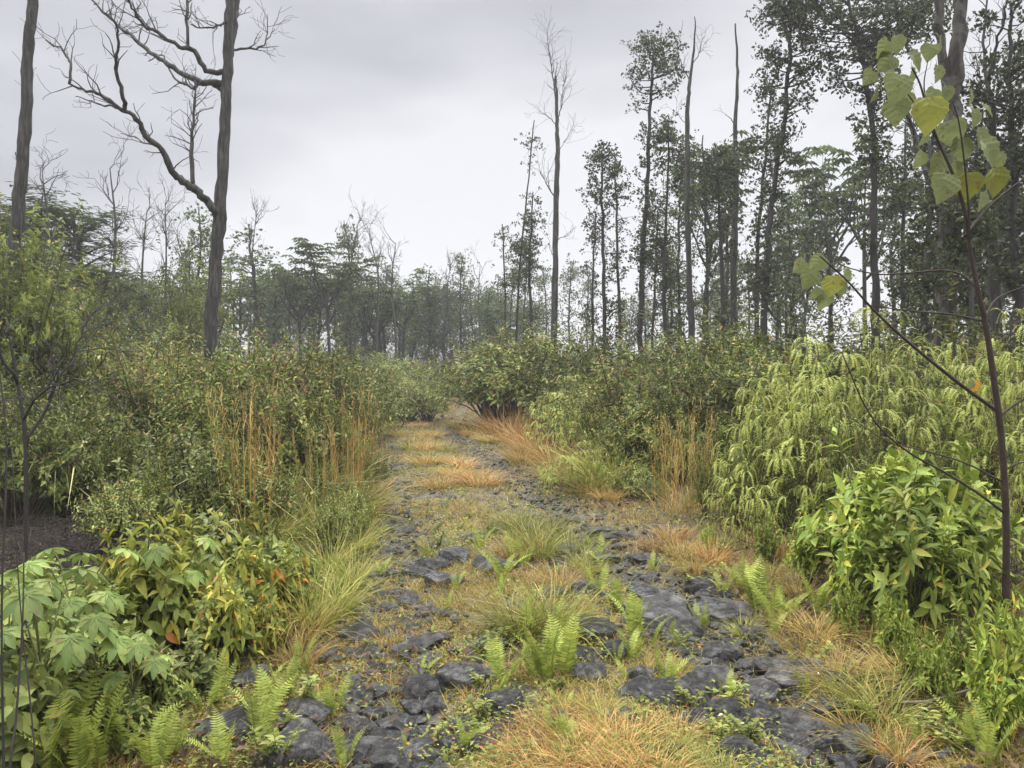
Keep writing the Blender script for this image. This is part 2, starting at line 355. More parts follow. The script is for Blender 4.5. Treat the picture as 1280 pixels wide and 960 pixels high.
hero = [ # px, py centre, width px, height px
 (585,852,88,38),(523,862,48,44),(633,879,50,34),(447,792,54,26),(523,808,58,26),(513,752,34,14),(527,769,30,14),(554,724,46,24),(542,707,36,18),(568,694,34,24),
 (489,692,40,12),(513,714,28,14),(444,868,50,38),(475,952,82,28),(471,893,38,24),(516,910,34,16),(563,934,34,20),(612,932,44,24),(576,912,34,16),(609,805,44,28),
 (623,706,58,26),(815,738,58,42),(835,776,84,44),(743,781,52,50),(733,815,40,34),(764,812,44,34),(743,840,44,30),(802,843,44,30),(795,867,48,24),(836,877,68,28),
 (736,736,36,26),(774,671,46,12),(752,664,36,12),(719,651,40,10),(862,772,54,44),(909,764,80,36),(881,733,40,22),(946,795,34,18),(902,817,44,28),(888,843,58,48),(964,833,44,28),
 (998,850,74,38),(957,869,70,28),(874,871,54,26),(905,890,48,32),(922,904,30,22),(1032,881,36,28),(1015,902,68,50),(1062,929,62,36),(1082,938,52,26),(967,898,40,28),
 (929,943,50,30),(1012,938,66,32),(1039,843,36,32),(382,870,50,64),(299,853,54,36),(268,922,100,44),(375,934,66,38),(395,822,36,20),(292,829,36,20),
 (690,741,34,20),(700,690,40,14),(668,770,34,16),(560,770,30,12),(985,925,40,24),(870,905,40,22),(540,886,36,18),(640,905,34,16),(430,910,34,18),(340,905,44,26),
 (330,950,60,30),(655,660,30,9),(505,664,28,8),(600,672,34,10),(760,700,44,14),(800,700,40,14),(720,700,34,12),(850,800,40,22),(705,905,30,16),(775,900,34,18)]
def rock_zone(px, py):
    side = 'left' if px < 470 else 'middle' if px < 700 else 'right'
    row = 'far' if py < 720 else 'middle' if py < 800 else 'near' if py < 880 else 'nearest'
    return {'left': 'at track left', 'middle': 'in left rut', 'right': 'in right rut'}[side] + ', ' + {'far': 'far row', 'middle': 'middle row', 'near': 'near row', 'nearest': 'nearest row'}[row]
occupied = []
def put_rock(px, py, w, h, k, rng, small=False):
    p = GP(px, py + h * .45); Yd = p[1]
    W = w / F * Yd; H = h / F * Yd
    m = ROCKS[k % len(ROCKS)]
    dz = max(v.co.z for v in list(m.vertices)[::7]) * 2
    s = (W * rng.uniform(1.3, 1.55), W * rng.uniform(1.1, 1.5), min(max(H * 1.3 / dz, W * .45), W * 1.5))
    kind = 'flat lava slab' if h < w * .42 else 'blocky lava boulder' if h > w * .75 else 'rounded grey lava stone'
    if small: kind = 'smaller dark lava stone'
    thing('lava_stone', m, (p[0], p[1] + W * .35, float(gz(p[0], p[1])) + .01 + s[2] * dz * .04), rng.uniform(0, 6.28), s, kind, rock_zone(px, py), 'stone', 'lava stones paving the track', tilt=(rng.uniform(-.18, .1), rng.uniform(-.15, .15)))
    occupied.append((p[0], p[1] + W * .35, W * .5))
rng = np.random.default_rng(3)
for k, (px, py, w, h) in enumerate(hero): put_rock(px, py, w, h, k * 5 + k // 7, rng)
n = 0
while n < 75:
    py = rng.uniform(640, 965); p = GP(rng.uniform(250, 1120), py); s = float(road_s(p[0], p[1]))
    if not (.35 < abs(s) < 1.65): continue
    if rng.random() > math.exp(-((abs(s) - 1) / .4) ** 2): continue
    px, py = pix(p); w = rng.uniform(16, 44) * (py - 470) / 400
    if any((p[0] - a) ** 2 + (p[1] - b) ** 2 < c * c for a, b, c in occupied): continue
    put_rock(px, py, w, w * rng.uniform(.25, .55), int(rng.integers(12)), rng, True); n += 1
# loose gravel chips
mb = MB(); rng = np.random.default_rng(5)
for k in range(6):
    V = IV1 * (1 + .35 * np.random.default_rng(k).standard_normal((len(IV1), 1)) * .6); V = V * [1, 1, .55]
    n = 380; yy = 3 + 19 * rng.random(n) ** 1.5; s = np.sign(rng.random(n) - .45) * (1 + .27 * rng.standard_normal(n))
    xx = s + np.interp(yy, CY, CX); size = rng.gamma(2., .009, n) + .012
    pos = np.stack([xx, yy, gz(xx, yy) + .02], -1); a = rng.random(n) * 6.28
    mb.add(*scat(V, IT1, pos, np.stack([np.cos(a), np.sin(a), .2 * rng.standard_normal(n)], -1), (0, 0, 1.), size))
struct('gravel', mb.mesh('gravel', M['rock']), 'stuff')

# ------------------------------------------------------------------ grasses
def blades(rng, pos, h, w, lean, droop, d0=None, segs=3):
    """curved tapering blades at positions; arrays of height and width"""
    n = len(pos); a = rng.random(n) * 6.283 if d0 is None else d0
    out = np.stack([np.cos(a), np.sin(a), np.zeros(n)], -1); side = np.stack([-np.sin(a), np.cos(a), np.zeros(n)], -1)
    tw = rng.random(n) * 6.28; side = norm(side * np.cos(tw)[:, None] * .8 + out * np.sin(tw)[:, None] * .6 + side * .25)
    V = []
    for k in range(segs + 1):
        t = k / segs
        c = pos + out * (h * (lean * t + droop * t * t))[:, None]; c[:, 2] += h * (t * (1 - .35 * np.abs(lean)) - droop * .55 * t ** 3)
        ww = w * (1 - t ** 1.6) * .5 + .0004
        if k < segs: V += [c - side * ww[:, None], c + side * ww[:, None]]
        else: V += [c]
    V = np.stack(V, 1); m = V.shape[1]; T = []
    for k in range(segs - 1): a0 = 2 * k; T += [(a0, a0 + 1, a0 + 3), (a0, a0 + 3, a0 + 2)]
    T += [(2 * segs - 2, 2 * segs - 1, 2 * segs)]
    T = np.array(T)[None] + (np.arange(n) * m)[:, None, None]
    return V.reshape(-1, 3), T.reshape(-1, 3)
def tuft(seed, n, h, r, w, lean, droop, mat):
    rng = np.random.default_rng(seed); a = rng.random(n) * 6.283; rr = r * np.sqrt(rng.random(n))
    pos = np.stack([rr * np.cos(a), rr * np.sin(a), np.full(n, -.02)], -1)
    hh = h * rng.uniform(.45, 1.05, n); mb = MB()
    mb.add(*blades(rng, pos, hh, w * rng.uniform(.6, 1.3, n), lean * rng.uniform(.2, 1.3, n), droop * rng.uniform(.1, 1.4, n), a + rng.normal(0, .6, n), 4))
    return mb.mesh('grass_tuft', mat)
def sedge(seed, n, h, r, mat):
    """tall upright dry stalks with feathered upper parts"""
    rng = np.random.default_rng(seed); a = rng.random(n) * 6.283; rr = r * np.sqrt(rng.random(n))
    pos = np.stack([rr * np.cos(a), rr * np.sin(a), np.full(n, -.02)], -1); hh = h * rng.uniform(.55, 1.05, n); mb = MB()
    lean = rng.uniform(.0, .3, n) ** 1.3
    mb.add(*blades(rng, pos, hh, np.full(n, .0065), lean, .03 * rng.random(n), a, 4))
    q = 14
    for k in range(q):                                     # bracts along the stalk
        t = .35 + .63 * k / q; p = pos + np.stack([np.cos(a), np.sin(a), np.zeros(n)], -1) * (hh * lean * t)[:, None]; p[:, 2] += hh * t * .97
        mb.add(*blades(rng, p, .11 * rng.uniform(.5, 1.3, n), np.full(n, .006), rng.uniform(.1, .5, n), .1 * rng.random(n), rng.random(n) * 6.28, 2))
    base = n * 3; a = rng.random(base) * 6.283; rr = r * 1.1 * np.sqrt(rng.random(base))
    pos = np.stack([rr * np.cos(a), rr * np.sin(a), np.full(base, -.02)], -1)
    mb.add(*blades(rng, pos, h * .4 * rng.uniform(.4, 1.1, base), np.full(base, .006), rng.uniform(.1, .6, base), rng.uniform(.1, .6, base), a, 3))
    return mb.mesh('broom_sedge', mat)
TG = [tuft(200 + k, 170, .55, .09, .007, .45, .75, M['grass_g']) for k in range(3)]
TT = [tuft(210 + k, 190, .38, .10, .005, .5, .7, M['grass_t']) for k in range(3)]
TR = [tuft(220 + k, 210, .36, .12, .005, .5, .55, M['grass_r']) for k in range(3)]
SE = [sedge(230 + k, 11, 1.5, .22, M['grass_r']) for k in range(3)]
ST = [sedge(240 + k, 16, 1.15, .2, M['grass_t']) for k in range(2)]
def put_tuft(px, py, hpx, kind, zone, Yd=None, wide=1.):
    p = GP(px, py) if Yd is None else XG(px, Yd); H = hpx / F * p[1]
    lst, h0, nm, d, c = {'g': (TG, .5, 'grass_tuft', 'green grass tuft', 'grass tuft'), 't': (TT, .34, 'grass_tuft', 'straw coloured grass tuft', 'grass tuft'), 'r': (TR, .33, 'grass_tuft', 'rusty orange grass tuft', 'grass tuft'),
        's': (SE, 1.5, 'broom_sedge', 'tall rusty broom sedge clump', 'sedge'), 'u': (ST, 1.15, 'broom_sedge', 'tall straw coloured sedge clump', 'sedge')}[kind]
    s = H / h0
    thing(nm, lst[int(RNG.integers(len(lst)))], (p[0], p[1], float(gz(p[0], p[1])) + .01), RNG.uniform(0, 6.28), (s * wide, s * wide, s), d, zone, c, d + 's')
for a in [(655,800,95,'g'),(690,795,90,'g'),(640,785,60,'t'),(675,700,60,'g'),(712,695,55,'g'),(660,680,55,'g'),(690,672,55,'g'),(640,700,45,'t'),(725,710,40,'g'),(700,735,45,'t'),(640,665,40,'g'),(735,720,40,'g')]: put_tuft(*a, zone='on the grassy middle ridge', wide=1.25)
for a in [(712,930,40,'r'),(782,950,42,'t'),(668,958,36,'r'),(745,985,46,'r'),(830,960,44,'g'),(868,978,50,'g'),(810,988,44,'t'),(905,985,42,'g'),(690,900,30,'t'),(755,908,36,'g'),(640,982,36,'t'),(846,925,32,'t'),(705,972,40,'g'),(795,925,36,'r'),(735,950,38,'g'),(770,978,40,'r'),(668,915,26,'r'),(735,890,24,'t'),(690,985,44,'r'),(760,930,36,'r'),(725,965,42,'r'),(820,985,44,'r'),(650,940,30,'r'),(700,945,34,'r')]: put_tuft(*a, zone='nearest the bottom middle', wide=1.75)
for a in [(395,790,110,'g'),(425,770,80,'g'),(370,805,70,'t'),(440,735,70,'g'),(410,720,80,'g'),(375,835,60,'t')]: put_tuft(*a, zone='beside the yellow leaved bushes')
for a in [(330,690,80,'g'),(365,680,85,'g'),(400,672,90,'g'),(430,655,80,'g'),(300,700,70,'g'),(445,690,60,'g'),(340,660,80,'g'),(450,640,70,'t'),(415,632,70,'t')]: put_tuft(*a, zone='along the left verge', wide=1.3)
for a in [(1080,890,70,'g'),(1050,870,60,'t'),(1110,910,75,'g'),(1020,800,45,'t'),(990,790,40,'t'),(1060,845,44,'t'),(1130,860,60,'t'),(1150,800,60,'g'),(1240,760,70,'g'),(1100,950,48,'g'),(1125,955,44,'r'),(1180,840,55,'t'),(1005,820,40,'t'),(930,800,36,'g'),(1075,930,60,'t')]: put_tuft(*a, zone='on the right verge', wide=1.35)
for a in [(865,720,40,'t'),(890,705,40,'r'),(850,700,40,'t'),(815,690,30,'r'),(840,680,36,'r'),(930,740,40,'t'),(960,730,45,'t'),(980,700,55,'r'),(1000,750,45,'t'),(905,690,40,'g')]: put_tuft(*a, zone='beside the right rut')
for a in [(835,640,130,'u'),(865,645,140,'u'),(850,630,150,'s'),(880,640,110,'s')]: put_tuft(*a, zone='in the right thicket gap')
for k in range(60):
    Yd = RNG.uniform(17, 36); px = RNG.uniform(535, 690) if k % 3 else RNG.uniform(440, 500)
    p = XG(px, Yd); s = float(road_s(p[0], Yd))
    if abs(s) < 2.0: continue
    put_tuft(px, 0, F / Yd * RNG.uniform(.7, 1.25), 's' if k % 4 else 'u', 'at the far bend' if px > 520 else 'left of the far track', Yd, 1.25)
for k in range(26):
    Yd = RNG.uniform(9, 24); s = RNG.uniform(-.5, .5); x = s + np.interp(Yd, CY, CX)
    put_tuft(640 + x / Yd * F, 0, F / Yd * RNG.uniform(.16, .3), 'rttg'[k % 4], 'on the far middle ridge', Yd, 2.)
for k in range(44):                                        # grass closing in on the far half of the track
    Yd = RNG.uniform(9.5, 27); sd = -1 if k % 2 else 1; s_ = sd * RNG.uniform(1.45, 2.1); x = s_ + np.interp(Yd, CY, CX)
    put_tuft(640 + x / Yd * F, 0, F / Yd * RNG.uniform(.22, .42), 'rtgtg'[k % 5], 'closing in on the track, ' + ('left side' if sd < 0 else 'right side'), Yd, 1.7)
for (px, Yd, h, kd) in [(735,10.4,70,'g'),(760,10.6,85,'g'),(775,10.9,75,'g'),(700,13,50,'r'),(680,15,55,'r'),(660,17,50,'r'),(640,19,50,'r'),(625,21,44,'r'),(690,12.,36,'t'),(710,11.4,30,'r'),(655,14.,36,'t'),(725,12.5,40,'r')]:
    put_tuft(px, 0, h, kd, 'below the right bank ferns', Yd, 1.3)

# low mats nobody could count
def cover(name, n, mat, dens, h, w, seed, yr=(2.4, 45), segs=2, lean=.7, droop=.5):
    rng = np.random.default_rng(seed); pos = np.zeros((0, 3))
    while len(pos) < n:
        m = n * 2; y = yr[0] * (yr[1] / yr[0]) ** rng.random(m); x = rng.uniform(-.72, .72, m) * y
        s = road_s(x, y); keep = rng.random(m) < dens(s, x, y)
        pos = np.concatenate([pos, np.stack([x, y, gz(x, y)], -1)[keep]])
    pos = pos[:n]; sc = .75 + .08 * pos[:, 1]
    mb = MB(); mb.add(*blades(rng, pos, h * sc * rng.uniform(.4, 1.3, n), w * sc * rng.uniform(.7, 1.3, n), lean * rng.uniform(.2, 1.4, n), droop * rng.uniform(0, 1.5, n), None, segs))
    return struct(name, mb.mesh(name, mat), 'stuff')
def dG(s, x, y):
    a = np.abs(s); nz = vnoise(x * 1.7, y * 1.7, 41) * .5 + vnoise(x * 5, y * 5, 43) * .5
    bare = np.where(s < 0, .38 - .15 * sstep(5, 8, y), .60 - .1 * sstep(14, 22, y)) * (1 - .5 * sstep(18, 26, y))
    rut = np.exp(-((a - 1.0) / .36) ** 2)
    return np.clip((nz - .26) * 3.4, 0, 1) * (1 - rut * bare) * np.where(a > 3.2, .3, 1.)
def dL(s, x, y):      # left verge and ridge greener
    return dG(s, x, y) * np.where(s < 0, 1., .6)
def dRust(s, x, y):
    nz = vnoise(x * .9, y * .9, 51); a = np.abs(s)
    return dG(s, x, y) * np.clip((nz - .42) * 5, 0, 1) * np.where(a < 2.6, 1, .4)
cover('grass', 80000, M['grass_g'], dL, .07, .0042, 61)
cover('dry_grass', 95000, M['grass_t'], dG, .06, .004, 62, lean=1.)
cover('rusty_grass', 26000, M['grass_r'], dRust, .09, .004, 63)
cover('matted_thatch', 60000, M['grass_t'], dG, .035, .005, 64, lean=1.8, droop=.6)
def leaf_cover(name, n, mat, dens, size, seed, yr=(2.4, 30)):
    rng = np.random.default_rng(seed); pos = np.zeros((0, 3))
    while len(pos) < n:
        m = n * 2; y = yr[0] * (yr[1] / yr[0]) ** rng.random(m); x = rng.uniform(-.72, .72, m) * y
        keep = rng.random(m) < dens(road_s(x, y), x, y); pos = np.concatenate([pos, np.stack([x, y, gz(x, y)], -1)[keep]])
    pos = pos[:n]; sc = size * (.7 + .1 * pos[:, 1]) * rng.uniform(.5, 1.4, n); pos[:, 2] += rng.uniform(.01, .07, n)
    mb = MB(); d = rdir(rng, n); d[:, 2] = np.abs(d[:, 2]) * .5; tv, tf = DIAM(.3)
    mb.add(*scat(tv, tf, pos, d, (0, 0, 1.), sc)); return struct(name, mb.mesh(name, mat), 'stuff')
dW = lambda s, x, y: np.clip((vnoise(x * 2.6, y * 2.6, 71) - .45) * 4, 0, 1) * (1 - .75 * np.exp(-((np.abs(s) - 1) / .3) ** 2))
leaf_cover('ground_weeds', 42000, M['weed'], dW, .022, 81)
leaf_cover('leaf_litter', 9000, M['uluhe_dead'], lambda s, x, y: np.where(np.abs(s) > 1.3, .9, .12), .05, 82)

# ------------------------------------------------------------------ shrubs and leafy plants
def shrub_parts(seed, h, r, ntips, pairs, ll, lw, mats, near=False, tip_frac=0., twig=.26, lobes=5, droop=.15, up=.5, inner=.25):
    rng = np.random.default_rng(seed)
    az = rng.random(ntips) * 6.283; el = np.arcsin(rng.random(ntips) ** .8 * 1.25 - .25)
    d = np.stack([np.cos(az) * np.cos(el), np.sin(az) * np.cos(el), np.sin(el)], -1)
    ph = rng.random(8) * 6.28
    lob = 1 + .24 * np.sin(az * lobes + ph[0] + 2 * np.sin(el * 3 + ph[1])) + .17 * np.sin(az * 9 + el * 8 + ph[2]) + .12 * rng.standard_normal(ntips)
    rad = np.where(rng.random(ntips) < inner, rng.uniform(.45, .85, ntips), rng.uniform(.86, 1.0, ntips)) * lob
    shoot = (rng.random(ntips) < .07) & (el > .25); rad = np.where(shoot, rad * rng.uniform(1.12, 1.42, ntips), rad)
    c = np.array([0, 0, h * .42])
    tip = c + d * rad[:, None] * np.array([r, r, h * .56])
    tip[:, 2] = np.maximum(tip[:, 2], .06 * h + .1 * rng.random(ntips))
    out = norm(d * np.array([1, 1, .8]) + np.array([0, 0, up]) + .35 * rng.standard_normal((ntips, 3)))
    mb = MB(); tv, tf = leafgrid(lance(lw), 4, 2, .18, droop) if near else DIAM(lw, .15, droop)
    for k in range(pairs):
        t = (k + .4) / pairs
        base = tip - out * (twig * (1 - t))
        ref = norm(np.cross(out, rdir(rng, ntips)))
        if k % 2: ref = np.cross(out, ref)
        for sgn in (1, -1):
            ld = norm(ref * sgn + out * (.35 + .5 * t) + .22 * rng.standard_normal((ntips, 3)) + np.array([0, 0, -.15]))
            mb.add(*scat(tv, tf, base, ld, out + np.array([0, 0, .4]), ll * rng.uniform(.6, 1.2, ntips) * (1.1 - .35 * t)), smooth=near)
    sb = MB(); ns = 26
    for k in np.concatenate([np.flatnonzero(shoot)[:34], rng.choice(ntips, min(ns, ntips), False)]):
        a = rng.random() * 6.28; p0 = np.array([.12 * r * math.cos(a), .12 * r * math.sin(a), -.05]); q = tip[k]
        mid = p0 * .5 + q * .5 + np.array([0, 0, .12 * h]) + rng.normal(0, .06 * r, 3)
        sb.stem(spline([p0, mid, q], 4), np.linspace(.011 + .006 * h, .003, 9), 5)
    v = [out * 0]
    tw0 = tip - out * twig; sel = slice(None)
    w = .0035; x = norm(np.cross(out, (0.1, .2, 1.)));
    V = np.stack([tw0 - x * w, tw0 + x * w, tip], 1).reshape(-1, 3); mb.add(V, np.arange(len(V)).reshape(-1, 3), 2)
    if tip_frac > 0:                                       # seed heads at some tips
        k = rng.random(ntips) < tip_frac; k &= el > .1; p = tip[k]; n = len(p); tv, tf = DIAM(.3)
        for j in range(5):
            mb.add(*scat(tv, tf, p + .015 * rng.standard_normal((n, 3)) + out[k] * .02, out[k] + .7 * rng.standard_normal((n, 3)), rdir(rng, n), ll * .45 * rng.uniform(.7, 1.4, n)), 1)
    parts = [('foliage', mb.mesh('foliage', [mats[0], M['tip'], mats[1]])), ('stems', sb.mesh('stems', mats[1]))]
    return parts
SM = [shrub_parts(370 + k, 1.9, 1.0, 230, 4, .17, .2, (M['mid'], M['stem']), twig=.32, up=.7, inner=.3) for k in range(3)]
SMN = [shrub_parts(375 + k, .8, .5, 70, 4, .17, .24, (M['mid'], M['stem_g']), near=True, twig=.22, up=.7, inner=.3, droop=.35) for k in range(3)]
SWI = [shrub_parts(380 + k, 2.0, .8, 330, 5, .12, .14, (M['shrub'], M['stem']), twig=.42, up=1.0, inner=.35, tip_frac=.4, lobes=7) for k in range(3)]
SH = [shrub_parts(300 + k, 2.0, 1.25, 430, 4, .14, .2, (M['shrub'], M['stem']), tip_frac=.14) for k in range(3)]
SD = [shrub_parts(310 + k, 2.0, 1.3, 430, 4, .14, .2, (M['shrub_dark'], M['stem']), tip_frac=.06) for k in range(3)]
SN = [shrub_parts(320 + k, 1.2, .8, 420, 4, .10, .2, (M['shrub'], M['stem']), near=True, tip_frac=.06) for k in range(2)]
SB = [shrub_parts(330 + k, 1.1, .7, 105, 4, .225, .18, (M['bright'], M['stem_g']), near=True, twig=.2, up=.9, inner=.2) for k in range(3)]
SY = [shrub_parts(340 + k, 1.0, .6, 62, 3, .30, .19, (M['yellow'], M['stem']), near=True, twig=.2, up=.7, droop=.3) for k in range(3)]
SQ = [shrub_parts(350 + k, .7, .42, 34, 3, .22, .2, (M['dull'], M['stem']), near=True, twig=.2, up=.6, droop=.4) for k in range(2)]
CANE = [tuft(390 + k, 85, 1.5, .16, .026, .4, .95, M['cane']) for k in range(3)]
def put_shrub(protos, h0, px, Yd, top, desc, zone, wide=1., cat='shrub', name='shrub', group=None):
    p = XG(px, Yd); H = P(px, top, Yd)[2] - p[2]; s = H / h0
    return thing(name, protos[int(RNG.integers(len(protos)))], p, RNG.uniform(0, 6.28), (s * wide, s * wide, s), desc, zone, cat, group or desc + 's')
HA = .98
DS, DD = 'leafy shrub with tan seed heads', 'dense dark green shrub'
for (px, Y_, top, w) in [(-20,19,425,1.3),(60,19,420,1.3),(130,20,430,1.2),(200,19,425,1.2),(265,20,436,1.2),(330,19,436,1.2),(395,19,440,1.2),(430,22,450,1.2)]: put_shrub(SD, HA*2, px, Y_, top, DD, 'behind the left thicket', w)
LK = {'h': (SH, 1.96, DS, 'shrub'), 'd': (SD, 1.96, DD, 'shrub'), 'm': (SM, 1.86, 'bright broad leaved bush', 'shrub'), 'w': (SWI, 1.96, 'wispy upright shrub', 'shrub'), 'n': (SN, 1.18, 'fresh green leafy bush', 'shrub')}
def bank(l, zone):
    for (kd, px, Y_, top, w) in l:
        pr_, h0, d, c = LK[kd]; put_shrub(pr_, h0, px, Y_, top, d, zone, w, c)
bank([('h',25,12.5,430,1.),('m',75,12.8,440,.9),('w',120,12.6,428,1.),('h',170,13,446,1.),('w',215,12.4,432,.9),('h',250,12.5,446,.9),('m',290,12.2,448,.9),('w',335,12,430,1.),('h',372,12.4,440,.9),('w',405,12.5,444,.9),('m',430,13.5,462,.8)], 'in the left thicket')
bank([('d',40,8.6,470,.9),('m',95,8.8,505,.8),('d',140,9,480,.9),('w',190,9.2,462,.9),('h',225,9.2,490,.8),('m',262,8.8,500,.75),('w',300,9.0,474,.9),('h',345,9.3,486,.85),('w',385,9.6,478,.8),('m',412,9.8,520,.7),('d',85,7.8,520,.8),('d',20,7.2,500,.8),('d',150,7.9,540,.7)], 'fronting the left thicket')
bank([('n',235,7.6,540,.9),('m',275,7.2,560,.6),('n',300,7.4,575,.9),('m',395,8.2,572,.55),('n',428,8.,600,.75),('n',335,7.6,598,.8),('m',190,7.0,585,.5),('n',150,6.4,600,.7),('n',445,8.8,590,.6),('n',440,7.4,612,.6),('m',452,9.2,560,.4),('n',415,6.8,625,.55),('n',462,10.5,560,.6)], 'edging the left thicket')
for (px, Y_, top) in [(120,8.3,470),(185,8.4,500),(75,8.1,480),(215,7.4,560),(150,8.0,560),(350,8.2,520),(265,8.0,520),(405,8.8,520)]:
    p = XG(px, Y_); H = P(px, top, Y_)[2] - p[2]; thing('cane_grass', CANE[int(RNG.integers(3))], p, RNG.uniform(0, 6.28), H / 1.35, 'pale arching cane grass clump', 'in the left thicket', 'grass', 'cane grass clumps')
for (px, Y_, top, kd) in [(316,7.0,428,'s'),(311,7.2,455,'u'),(322,7.3,470,'s'),(437,8.3,455,'s'),(430,8.5,480,'s'),(446,8.9,500,'s'),(425,8.0,520,'u'),(452,9.6,490,'s'),(462,11,505,'s'),(440,9.5,475,'u'),(470,12.5,510,'s'),(395,7.8,520,'u'),(458,8.4,560,'u')]:
    p = XG(px, Y_); put_tuft(px, 0, (P(px, top, Y_)[2] - p[2]) / Y_ * F, kd, 'against the left bushes', Y_, .75)
# right hand bank
for (px, Y_, top, w) in [(620,23,430,1.25),(665,22,426,1.3),(705,22,424,1.25),(640,25,428,1.2)]: put_shrub(SH, HA*2, px, Y_, top, 'big rounded olive shrub', 'on the mound right of track', w)
for (px, Y_, top, w) in [(745,18,432,1.2),(790,17,428,1.2),(840,17,426,1.2),(890,16,420,1.1),(940,16,424,1.2),(990,15,418,1.1),(1040,15,416,1.1),(1100,15,410,1.1),(1160,14,420,1.1),(1220,14,415,1.1),(1275,14,410,1.1),(905,12.5,410,.75),(1190,9,425,.8)]: put_shrub(SD, HA*2, px, Y_, top, DD, 'behind the right thicket', w)
for (px, Y_, top, w) in [(760,13.5,470,1.1),(815,12.5,468,1.1),(865,11.5,465,1.),(905,11,458,1.),(800,11,500,.9),(850,10.5,520,.8),(950,11,450,1.)]: put_shrub(SD if px % 2 else SH, HA*2, px, Y_, top, DD if px % 2 else DS, 'in the right thicket', w)
bank([('d',985,7.2,590,.5),('m',925,7.6,575,.4),('d',1085,6.6,560,.5),('w',880,8.4,560,.5),('h',965,7.9,520,.5),('d',1045,7.0,520,.45),('w',780,12.2,455,.9),('m',830,11.2,505,.8),('w',880,10.8,470,.9),('m',905,10.2,520,.7),('d',1060,8.6,500,.8),('d',1150,8.2,470,.8),('d',1210,7.6,480,.8),('w',1240,9.5,420,.9),('d',1000,8.8,520,.7),('m',960,8.4,560,.5),('d',1180,6.8,560,.6),('d',1240,6.6,540,.6)], 'amid the right bank ferns')
for (px, Y_, top, w) in [(795,10.,580,1.),(815,9.6,600,.9),(900,9.2,590,.9),(870,9.2,615,.8),(925,8.6,620,.8)]: put_shrub(SN, 1.18, px, Y_, top, 'fresh green leafy bush', 'below the right thicket', w)
# bright melastome bushes, near right
for (px, Y_, top, w) in [(1110,5.4,585,.75),(1165,5.2,582,.75),(1070,5.6,615,.65),(1205,5.5,612,.65),(1140,4.8,630,.65),(1085,4.9,665,.5),(1185,4.7,655,.5)]: put_shrub(SB, 1.08, px, Y_, top, 'bright green bush with pointed leaves', 'beside the sapling', w)
for (px, Y_, top, w) in [(1120,4.2,752,.4),(1165,3.7,792,.42),(1215,3.8,770,.42),(1140,3.9,800,.35),(1262,3.4,765,.4),(1060,4.6,735,.35),(1010,5.8,655,.45),(960,6.4,650,.4),(885,6.9,660,.4),(1190,3.5,868,.35),(1245,3.3,850,.35)]: put_shrub(SB, 1.08, px, Y_, top, 'small bright leafy plant', 'on the right verge', w)
# yellowing plants, near left
for (px, Y_, top, w) in [(185,4.3,676,.55),(245,4.8,664,.55),(310,4.7,690,.5),(360,4.9,694,.5),(275,4.1,730,.45),(335,4.3,752,.4),(150,4.9,680,.5),(225,5.8,640,.5),(330,6.4,640,.5)]: put_shrub(SY, .98, px, Y_, top, 'yellow green broad leaved bush', 'in the near left clump', w)
for (px, Y_, top, w) in [(140,3.5,800,.7),(190,3.7,795,.7),(100,3.4,800,.6)]: put_shrub(SQ, .69, px, Y_, top, 'dull olive drooping plant', 'at the lower left corner', w)
for (px, Y_, top, w) in [(170,3.2,872,.7),(-10,3.0,800,.8),(65,3.4,800,.9),(140,3.5,790,.8),(210,3.6,835,.7),(245,3.8,800,.7),(20,3.6,740,.9),(120,4.0,730,.8),(185,4.4,722,.7),(60,4.4,700,.9)]: put_shrub(SMN, .78, px, Y_, top, 'mid green broad leaved plant', 'in the lower left clump', w, 'plant', 'leafy_plant')
for (px, Y_, top, w) in [(250,4.4,715,.8),(300,4.4,735,.7),(340,5.0,700,.8),(230,5.2,655,.8),(280,5.6,650,.8),(350,5.6,668,.7)]: put_shrub(SMN, .78, px, Y_, top, 'mid green broad leaved plant', 'among the yellowing bushes', w, 'plant', 'leafy_plant')
# leafy middle ridge plants
for (px, Y_, top, w) in [(615,7.4,652,.6),(585,8.4,640,.7)]: put_shrub(SN, 1.18, px, Y_, top, 'low green weedy bush', 'on the middle ridge', w)
# beyond, along the track
for (px, Y_, top, w) in [(480,27,478,1.5),(510,26,482,1.5),(535,28,486,1.3),(455,24,476,1.2),(440,17,470,1.),(455,20,480,1.)]: put_shrub(SH, HA*2, px, Y_, top, 'hazy olive shrub', 'at the far end of the track', w)
SPALE = [[('foliage', (lambda m: m)(pp[0][1].copy())), pp[1]] for pp in SH[:2]]
for pp in SPALE: pp[0][1].materials[0] = M['far_y']
for (px, Y_, top, w) in [(465,40,452,1.5),(492,41,449,1.4),(485,34,472,1.6),(440,36,462,1.5),(545,42,474,1.2)]: put_shrub(SPALE, HA*2, px, Y_, top, 'pale yellow green shrub', 'below the distant treeline', w)
for k in range(22):
    px = RNG.uniform(380, 760); put_shrub(SD, HA*2, px, RNG.uniform(40, 52), RNG.uniform(440, 462), 'dark hazy shrub', 'under the distant treeline', 1.6)
# tall pale shrubs and young trees at the left edge
SP = [shrub_parts(360 + k, 4.2, 1.5, 330, 4, .17, .26, (M['mid'], M['stem']), twig=.35, tip_frac=.05, up=.5, droop=.5, inner=.3) for k in range(2)]
for (px, Y_, top, w) in [(20,20,285,.9),(70,22,335,.8),(125,22,352,.8),(-25,19,310,.9),(225,25,350,.7),(255,28,338,.7),(40,17,385,.8),(105,16,400,.7),(205,19,405,.7),(8,11.4,318,.8),(55,11.7,362,.75),(-25,11.2,335,.8)]: put_shrub(SP, 4.1, px, Y_, top, 'pale green young tree', 'behind the left thicket', w, 'young tree', 'young_tree')

